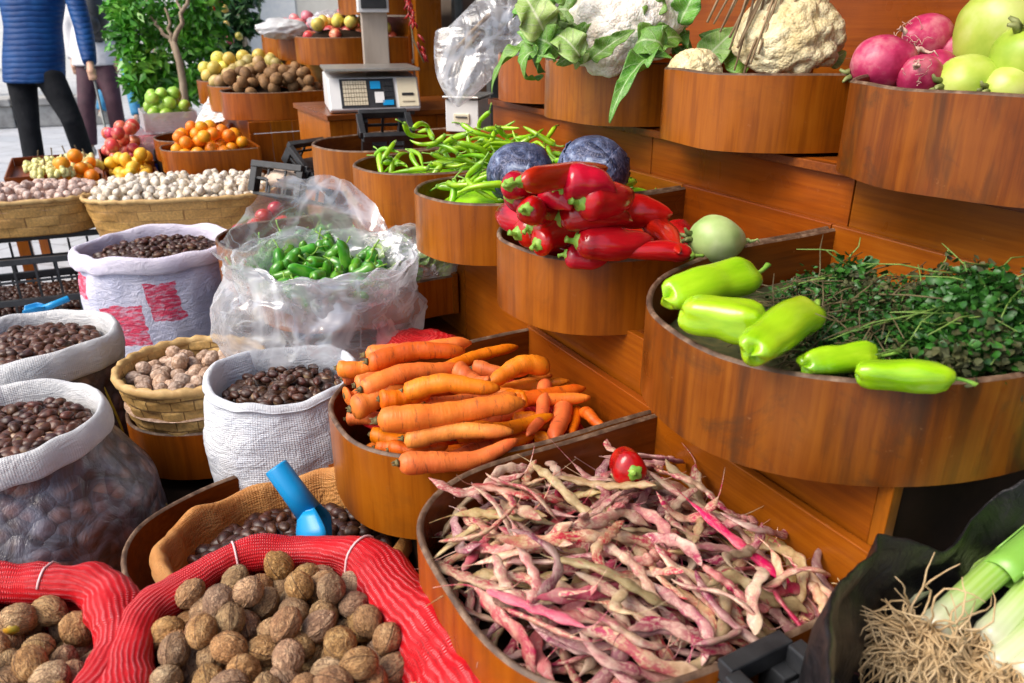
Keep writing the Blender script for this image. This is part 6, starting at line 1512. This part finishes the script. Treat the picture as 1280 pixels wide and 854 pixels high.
# --- plants
MT['bark'] = pmat('ficus_bark', [(.3, (.20, .14, .09)), (.7, (.38, .30, .21))], 25, .8, stretch=(1, 1, .3), bump=.4)
MT['leafy'] = pmat('ficus_leaf', [(.3, (.025, .15, .010)), (.5, (.08, .32, .02)), (.7, (.24, .50, .06))], 5, .35, coord='Object')
MT['leafd'] = pmat('dark_shrub_leaf', [(.3, (.012, .05, .018)), (.55, (.03, .12, .03)), (.75, (.12, .20, .05))], 6, .45)
def crown_mesh(m, pts, n, L, g, mats=(0,)):
    for _ in range(n):
        c, r = g.choice(pts); d = Vector((g.gauss(0, 1), g.gauss(0, 1), g.gauss(0, 1))).normalized()*r*g.random()**.45; o = Vector(c)+Vector((d.x, d.y, d.z*.85))
        a = Vector((g.gauss(0, 1), g.gauss(0, 1), g.gauss(-.5, .7))).normalized(); s_ = a.orthogonal().normalized(); s_.rotate(Quaternion(a, g.uniform(0, 6.28))); l = L*g.uniform(.7, 1.3); nn = a.cross(s_)
        m.add([tuple(o), tuple(o+a*l*.4+s_*l*.22+nn*l*.06), tuple(o+a*l), tuple(o+a*l*.4-s_*l*.22+nn*l*.06)], [[0, 1, 2], [0, 2, 3]], g.choice(mats))
def limb(m, a, b, r0, r1, g, n=7):
    a, b = Vector(a), Vector(b); p = [a.lerp(b, i/(n-1))+Vector((g.gauss(0, .012), g.gauss(0, .012), 0))*(1 if 0 < i < n-1 else 0) for i in range(n)]
    m.tube([tuple(q) for q in p], np.linspace(r0, r1, n), 8)
g = random.Random(12); D = 5.7; B = lambda x, y, d=D: tuple(PD(x, y, d))
base = PD(226, 118, D); tree = thing('ficus_tree', 'leafy green ficus with a slim forked trunk, standing at the end of the stand', 'tree', (base[0], base[1], 0))
m = M(); limb(m, (base[0]+.02, base[1], .0), B(216, 52), .038, .026, g, 10); limb(m, B(217, 54), B(236, -20), .020, .012, g); limb(m, B(216, 54), B(200, 36), .018, .012, g); limb(m, B(200, 36), B(188, 20), .012, .006, g); limb(m, B(214, 50), B(206, 10), .015, .008, g); limb(m, B(226, 24), B(226, -40), .012, .006, g)
limb(m, B(236, -20), B(215, -130), .012, .005, g); limb(m, B(236, -20), B(270, -90), .010, .005, g); m.build('trunk', MT['bark'], tree)
cl = [(B(x, y, d), r*D/F) for x, y, d, r in ((168, 20, 5.7, 34), (156, 45, 5.7, 26), (180, 70, 5.8, 30), (170, 95, 5.9, 20), (190, 100, 6.0, 24), (190, 10, 6.1, 40), (240, 5, 5.9, 34), (250, 60, 6.0, 30), (240, 100, 6.0, 26), (215, 85, 6.1, 30), (180, -60, 5.7, 60), (240, -70, 5.8, 55), (210, -130, 5.8, 50), (270, -20, 6.0, 30), (265, 105, 6.2, 20), (152, 8, 5.8, 22), (185, 118, 6.0, 14), (232, 40, 6.1, 26), (205, 40, 6.2, 26), (262, 35, 6.2, 24), (228, 112, 6.2, 22))]
m = M(); crown_mesh(m, cl, 5200, .085, g); m.build('crown', MT['leafy'], tree)
pt_ = thing('plant_pot', 'terracotta pot of the ficus, hidden among the fruit boxes', 'pot', (base[0]+.02, base[1], 0)); m = M(); m.lathe([(.0, .0), (.13, .0), (.17, .30), (.185, .30), (.185, .34), (.165, .34), (.16, .30), (0, .30)], 28, (base[0]+.02, base[1], 0)); m.build('pot', pmat('terracotta', [(.3, (.32, .12, .06)), (.7, (.42, .18, .09))], 12, .8), pt_)
g = random.Random(5); bs = PD(275, 110, 6.9); sh = thing('potted_shrub', 'dark shrub with red flowers beyond the ficus, next to the upper fruit bins', 'shrub', (bs[0], bs[1], 0))
m = M()
for i in range(7): limb(m, (bs[0]+g.uniform(-.05, .05), bs[1], 0), PD(250+i*9, g.uniform(-30, 40), 6.8), .012, .005, g)
m.build('stems', MT['bark'], sh)
cl = [(tuple(PD(x, y, 6.8)), r*6.8/F) for x, y, r in ((262, 20, 26), (285, 30, 26), (300, 0, 26), (275, -20, 30), (262, 55, 20), (290, 60, 20), (310, 30, 14), (275, 85, 22), (295, -70, 50))]
m = M(); crown_mesh(m, cl, 2600, .085, g); m.build('crown', MT['leafd'], sh)
for i in range(9):
    p = PD(g.uniform(258, 300), g.uniform(0, 60), 6.45); m = M(); m.ball(p, .026+.01*g.random(), 10, 7, lambda d: 1+.2*fbm(d, 2, 3)); m.build('flower', MT['redpep' if i % 3 else 'quince'], sh)
g = random.Random(9)
for i, (x, d) in enumerate(((-40, 15), (190, 14), (300, 16))):
    c = PD(x, 20, d); o = thing('street_tree', ['street tree behind the person in blue', 'street tree far behind the ficus', 'street tree far behind the fruit bins'][i], 'tree', (c[0], c[1], 0)); m = M(); limb(m, (c[0], c[1], 0), (c[0], c[1], 2.4), .12, .07, g); m.build('trunk', MT['bark'], o)
    m = M(); crown_mesh(m, [((c[0]+g.gauss(0, .8), c[1]+g.gauss(0, .8), 3.2+g.gauss(0, .6)), .8) for _ in range(9)], 2500, .16, g); m.build('crown', MT['leafy'], o)

# --- people: one continuous body each, clothes as parts
MT['skin'] = pmat('skin', [(.4, (.46, .26, .17)), (.7, (.54, .32, .22))], 20, .5, sss=.1)
def remesh(o, vox, smooth=6):
    r = o.modifiers.new('r', 'REMESH'); r.mode = 'VOXEL'; r.voxel_size = vox; r.use_smooth_shade = True
    s_ = o.modifiers.new('s', 'SMOOTH'); s_.iterations = smooth; s_.factor = .5
def person(label, J, jacket, trousers, shoe, hair, sc, ribs=False, hands=True, jl=1.0):
    """J: joints in world space. pel, chest, neck, head, and (sh, el, ha, hip, kn, an, toe) for l and r"""
    J = {k: np.asarray(v, float) for k, v in J.items()}; o = thing('person', label, 'person', (J['pel'][0], J['pel'][1], 0)); s = sc
    fw = J['fw']/np.linalg.norm(J['fw']); rt = np.cross(fw, (0, 0, 1.))
    body = M(); jk = M(); tr_ = M()
    def limb_(m, ps, rs, k=12): m.tube(np.array(ps), np.array(rs)*s, k)
    def torso(m, e, low): 
        pts = []; 
        for u, w_, d_ in ((low, .165, .12), (.12, .165, .12), (.4, .15, .11), (.7, .185, .125), (.92, .17, .10), (1.0, .09, .07)):
            c = J['pel']+(J['neck']-J['pel'])*u; pts.append([c+rt*(w_+e)*s*math.cos(a)+fw*(d_+e)*s*math.sin(a) for a in np.arange(18)/18*2*PI])
        m.grid(pts, True, (True, True))
    torso(body, 0, -.08); limb_(body, [J['neck']-(0, 0, .05*s), J['neck']+(J['head']-J['neck'])*.6], [.055, .05])
    hd = J['head']; qh = np.array([rt, fw, (0, 0, 1.)]).T
    def face(d): return 1+.10*math.exp(-((d[0]/.16)**2+((d[2]+.12)/.22)**2))*(d[1] > 0)-.06*math.exp(-(((abs(d[0])-.32)/.16)**2+((d[2]-.06)/.12)**2))*(d[1] > 0)
    b0 = len(body.v); body.ball((0, 0, 0), (.076*s, .095*s, .118*s), 24, 18, face)
    for k in range(b0, len(body.v)): body.v[k] = tuple(hd+qh@np.array(body.v[k]))
    for e in (-1, 1): body.ball(hd+rt*e*.076*s-fw*.005*s, (.012*s, .022*s, .032*s), 8, 6)
    for q in 'lr':
        sh, el, ha, hip, kn, an, toe = (J[q+k] for k in ('sh', 'el', 'ha', 'hip', 'kn', 'an', 'toe'))
        limb_(body, [sh, (sh+el)/2, el, (el+ha)/2, ha], [.052, .046, .038, .036, .026]); limb_(body, [hip, (hip+kn)/2, kn, (kn+an)/2, an], [.088, .075, .052, .05, .034]); limb_(body, [an, toe], [.035, .03])
        ad = (ha-el)/np.linalg.norm(ha-el); palm = ha+ad*.05*s; limb_(body, [ha, palm, palm+ad*.03*s], [.026, .034, .03]); sd = np.cross(ad, fw); sd /= np.linalg.norm(sd)
        for i in range(4):
            b = palm+ad*.035*s+sd*(i-1.5)*.017*s; L = (.060, .07, .066, .05)[i]*s; limb_(body, [b, b+ad*L*.5+fw*.008*s, b+ad*L*.8+fw*.028*s], [.0088, .0082, .007], 7)
        limb_(body, [ha+ad*.02*s+fw*.02*s, palm+fw*.045*s, palm+ad*.03*s+fw*.05*s], [.011, .0095, .008], 7)
        limb_(jk, [sh-(0, 0, .01), (sh+el)/2, el, (el+ha)/2, ha-ad*.02*s], [.082, .072, .066, .062, .05], 14)
        limb_(tr_, [hip, (hip+kn)/2, kn, (kn+an)/2, an+(0, 0, .02)], [.105, .092, .076, .074, .068], 14)
        m = M(); dd = toe-an; dd[2] = 0; dd /= np.linalg.norm(dd); up = np.array([0, 0, 1.]); sd2 = np.cross(dd, up); pts = []
        for u, w_, h_ in ((-.075, .02, .03), (-.06, .04, .09), (-.01, .045, .10), (.05, .046, .075), (.12, .05, .055), (.17, .04, .04), (.19, .015, .02)):
            c = np.array([an[0], an[1], an[2]-.085*s])+dd*u*s; pts.append([c+sd2*w_*s*math.cos(a)+up*(h_*s*.5+h_*.5*s*math.sin(a)) for a in np.arange(12)/12*2*PI])
        m.grid(pts, True, (True, True)); m.build('shoe', MT[shoe], o)
    torso(jk, .045, -.11*jl); pts = []
    for u, w_, d_ in ((-.1, .12, .10), (.0, .175, .135), (.14, .172, .13)):
        c = J['pel']+(J['neck']-J['pel'])*u; pts.append([c+rt*w_*s*math.cos(a)+fw*d_*s*math.sin(a) for a in np.arange(18)/18*2*PI])
    tr_.grid(pts, True, (True, True))
    b = body.build('body', MT['skin'], o); remesh(b, .011, 4); b = jk.build('jacket', jacket, o); remesh(b, .018, 5); b = tr_.build('trousers', trousers, o); remesh(b, .018, 6)
    m = M(); m.ball((0, 0, 0), (.084*s, .10*s, .10*s), 22, 16, lambda d: 1+.03*fbm(d, 3, 6)); m.v = [tuple(hd+qh@np.array([x, min(y, .05*s)-.016*s, max(z, -.05*s)+.034*s])) for x, y, z in m.v]; m.build('hair', MT[hair], o)
    return o
MT['shoe_d'] = pmat('dark_shoe', [(.3, (.02, .02, .022)), (.7, (.05, .05, .05))], 20, .5); MT['shoe_g'] = pmat('grey_shoe', [(.3, (.25, .23, .2)), (.7, (.4, .38, .34))], 20, .6)
MT['hair_g'] = pmat('grey_hair', [(.3, (.16, .15, .14)), (.7, (.36, .35, .33))], 60, .6); MT['hair_d'] = pmat('dark_hair', [(.3, (.015, .01, .008)), (.7, (.05, .035, .025))], 60, .5)
t = NT('blue_quilted_jacket'); v = t.coord('Object'); sz2 = t.n('ShaderNodeSeparateXYZ'); t.set(sz2.inputs[0], v); rb_ = t.math('ABSOLUTE', t.math('SINE', t.math('MULTIPLY', t.math('ADD', sz2.outputs[2], t.math('MULTIPLY', t.noise(v, 5, 3), .03)), PI/.042)))
jb = t.done(t.ramp(t.noise(v, 8, 3), [(.3, (.003, .030, .13)), (.7, (.006, .060, .21))]), .55, t.bump(t.math('POWER', rb_, .5), .45, .02), spec=.2)
trd = pmat('dark_trousers', [(.3, (.005, .006, .008)), (.7, (.012, .013, .016))], 9, .9, spec=.15, bump=.4, bscale=14, bdist=.02)
trp = pmat('plum_trousers', [(.3, (.035, .012, .022)), (.7, (.065, .022, .035))], 9, .8, bump=.4, bscale=14, bdist=.02)
jea = pmat('blue_jeans', [(.3, (.02, .14, .30)), (.7, (.05, .26, .42))], 12, .8, bump=.4, bscale=14, bdist=.02)
jkw = pmat('pale_grey_jacket', [(.3, (.50, .50, .52)), (.7, (.62, .62, .64))], 9, .6, bump=.4, bscale=12, bdist=.02)
def JJ(d, sc, **px):
    J = {}
    for k, v in px.items():
        if k == 'fw': J[k] = np.array(v); continue
        J[k] = PD(v[0], v[1], d+(v[2] if len(v) > 2 else 0))
    return J
fwd = (-.42, .9, 0)
J = JJ(6.3, 1, fw=fwd, pel=(43, 88), neck=(40, -48), head=(40, -92), lsh=(-2, -36), lel=(-28, 30), lha=(-26, 90), rsh=(84, -36), rel=(104, 34, -.05), rha=(113, 82, -.15),
       lhip=(26, 96), lkn=(36, 158), lan=(50, 242), ltoe=(46, 234, .2), rhip=(62, 96), rkn=(90, 150), ran=(116, 226, .5), rtoe=(112, 222, .8))
person('person in a blue quilted jacket and dark trousers walking with a stick', J, jb, trd, 'shoe_d', 'hair_g', 1.10)
ck = thing('walking_stick', 'slim dark walking stick held by the person in blue', 'stick', P(148, 238, 0)); m = M(); a = PD(116, 92, 6.15); b = PD(150, 240, 6.1); b[2] = 0.01; m.tube([a+(0, 0, .03), b], [.011, .009], 8); m.build('shaft', MT['frame'], ck); m = M(); m.tube([a+(-.06, .02, .035), a+(-.02, 0, .05), a+(.02, 0, .04), a+(.005, 0, .0)], [.012, .013, .013, .011], 8); m.build('handle', MT['frame'], ck)
J = JJ(8.2, 1, fw=(-.3, .95, 0), pel=(120, 72), neck=(120, -18), head=(120, -52), lsh=(94, -8), lel=(84, 36), lha=(92, 76), rsh=(146, -8), rel=(150, 36), rha=(146, 74), lhip=(110, 80), lkn=(108, 132, -.1), lan=(113, 184), ltoe=(110, 184, .2), rhip=(130, 80), rkn=(142, 128), ran=(151, 178, .2), rtoe=(149, 178, .4))
person('person in a pale jacket and plum trousers carrying a black backpack', J, jkw, trp, 'shoe_g', 'hair_d', 1.12)
bc = J['pel']*.42+J['neck']*.58+np.array([.06, -.24, .0]); bp_ = thing('backpack', 'black backpack on the back of the person in the pale jacket', 'backpack', bc-np.array([0, 0, .25])); m = M(); m.ball(bc, (.17, .12, .26), 24, 16, lambda d: 1+.12*fbm(d, 2, 2)+.15*(abs(d[0])*abs(d[2]))); m.build('bag_body', MT['black'], bp_); m = M(); m.ball(bc+np.array([.01, -.09, -.08]), (.12, .06, .12), 18, 12); m.build('front_pocket', MT['black'], bp_)
for e in (-1, 1): m = M(); m.tube([bc+np.array([e*.11, .08, .2]), bc+np.array([e*.12, .16, .30]), bc+np.array([e*.13, .30, .28])], .02, 8, flat=.4); m.build('strap', MT['black'], bp_)
J = JJ(11, 1, fw=(-.3, .95, 0), pel=(146, 48), neck=(146, -16), head=(146, -42), lsh=(128, -10), lel=(122, 22), lha=(122, 50), rsh=(166, -10), rel=(170, 22), rha=(168, 50), lhip=(138, 54), lkn=(132, 98), lan=(127, 140), ltoe=(126, 140, .2), rhip=(154, 54), rkn=(162, 100), ran=(171, 146), rtoe=(170, 148, -.2))
person('person in blue jeans walking farther off behind the ficus', J, jkw, jea, 'shoe_g', 'hair_d', 1.05)
# ---------------------------------------------------------------- camera, light
cam = bpy.data.cameras.new('camera'); co = bpy.data.objects.new('camera', cam); col.objects.link(co)
cam.sensor_width = 36; cam.lens = F/1280*36; cam.clip_end = 300; cam.clip_start = .02
co.location = (0, 0, H); co.rotation_euler = (PI/2-PITCH, 0, 0)
cam.dof.use_dof = True; cam.dof.focus_distance = 1.5; cam.dof.aperture_fstop = 6.3
scn.camera = co
SUN_EL, SUN_AZ = math.radians(48), math.radians(-118)     # azimuth from +Y towards +X
w = bpy.data.worlds.new('World'); scn.world = w; w.use_nodes = True
nt = w.node_tree; bg = nt.nodes['Background']
sky = nt.nodes.new('ShaderNodeTexSky'); sky.sky_type = 'NISHITA'; sky.sun_disc = False
sky.sun_elevation = SUN_EL; sky.sun_rotation = SUN_AZ; sky.air_density = 1.0; sky.dust_density = 4.0; sky.ozone_density = .6
nt.links.new(sky.outputs[0], bg.inputs[0]); bg.inputs[1].default_value = .12
sl = bpy.data.lights.new('sun', 'SUN'); sl.energy = 1.6; sl.angle = math.radians(38); sl.color = (1, .95, .88)
so = bpy.data.objects.new('sun', sl); col.objects.link(so)
d = Vector((math.sin(SUN_AZ)*math.cos(SUN_EL), math.cos(SUN_AZ)*math.cos(SUN_EL), math.sin(SUN_EL)))
so.rotation_euler = d.to_track_quat('Z', 'Y').to_euler(); so.location = (0, 0, 6)
scn.view_settings.view_transform = 'Standard'; scn.view_settings.look = 'None'; scn.view_settings.exposure = 0.95; scn.view_settings.gamma = 1
scn.cycles.max_bounces = 8; scn.cycles.transparent_max_bounces = 12; scn.cycles.diffuse_bounces = 4
scn.cycles.use_denoising = True; scn.cycles.caustics_reflective = False; scn.cycles.caustics_refractive = False
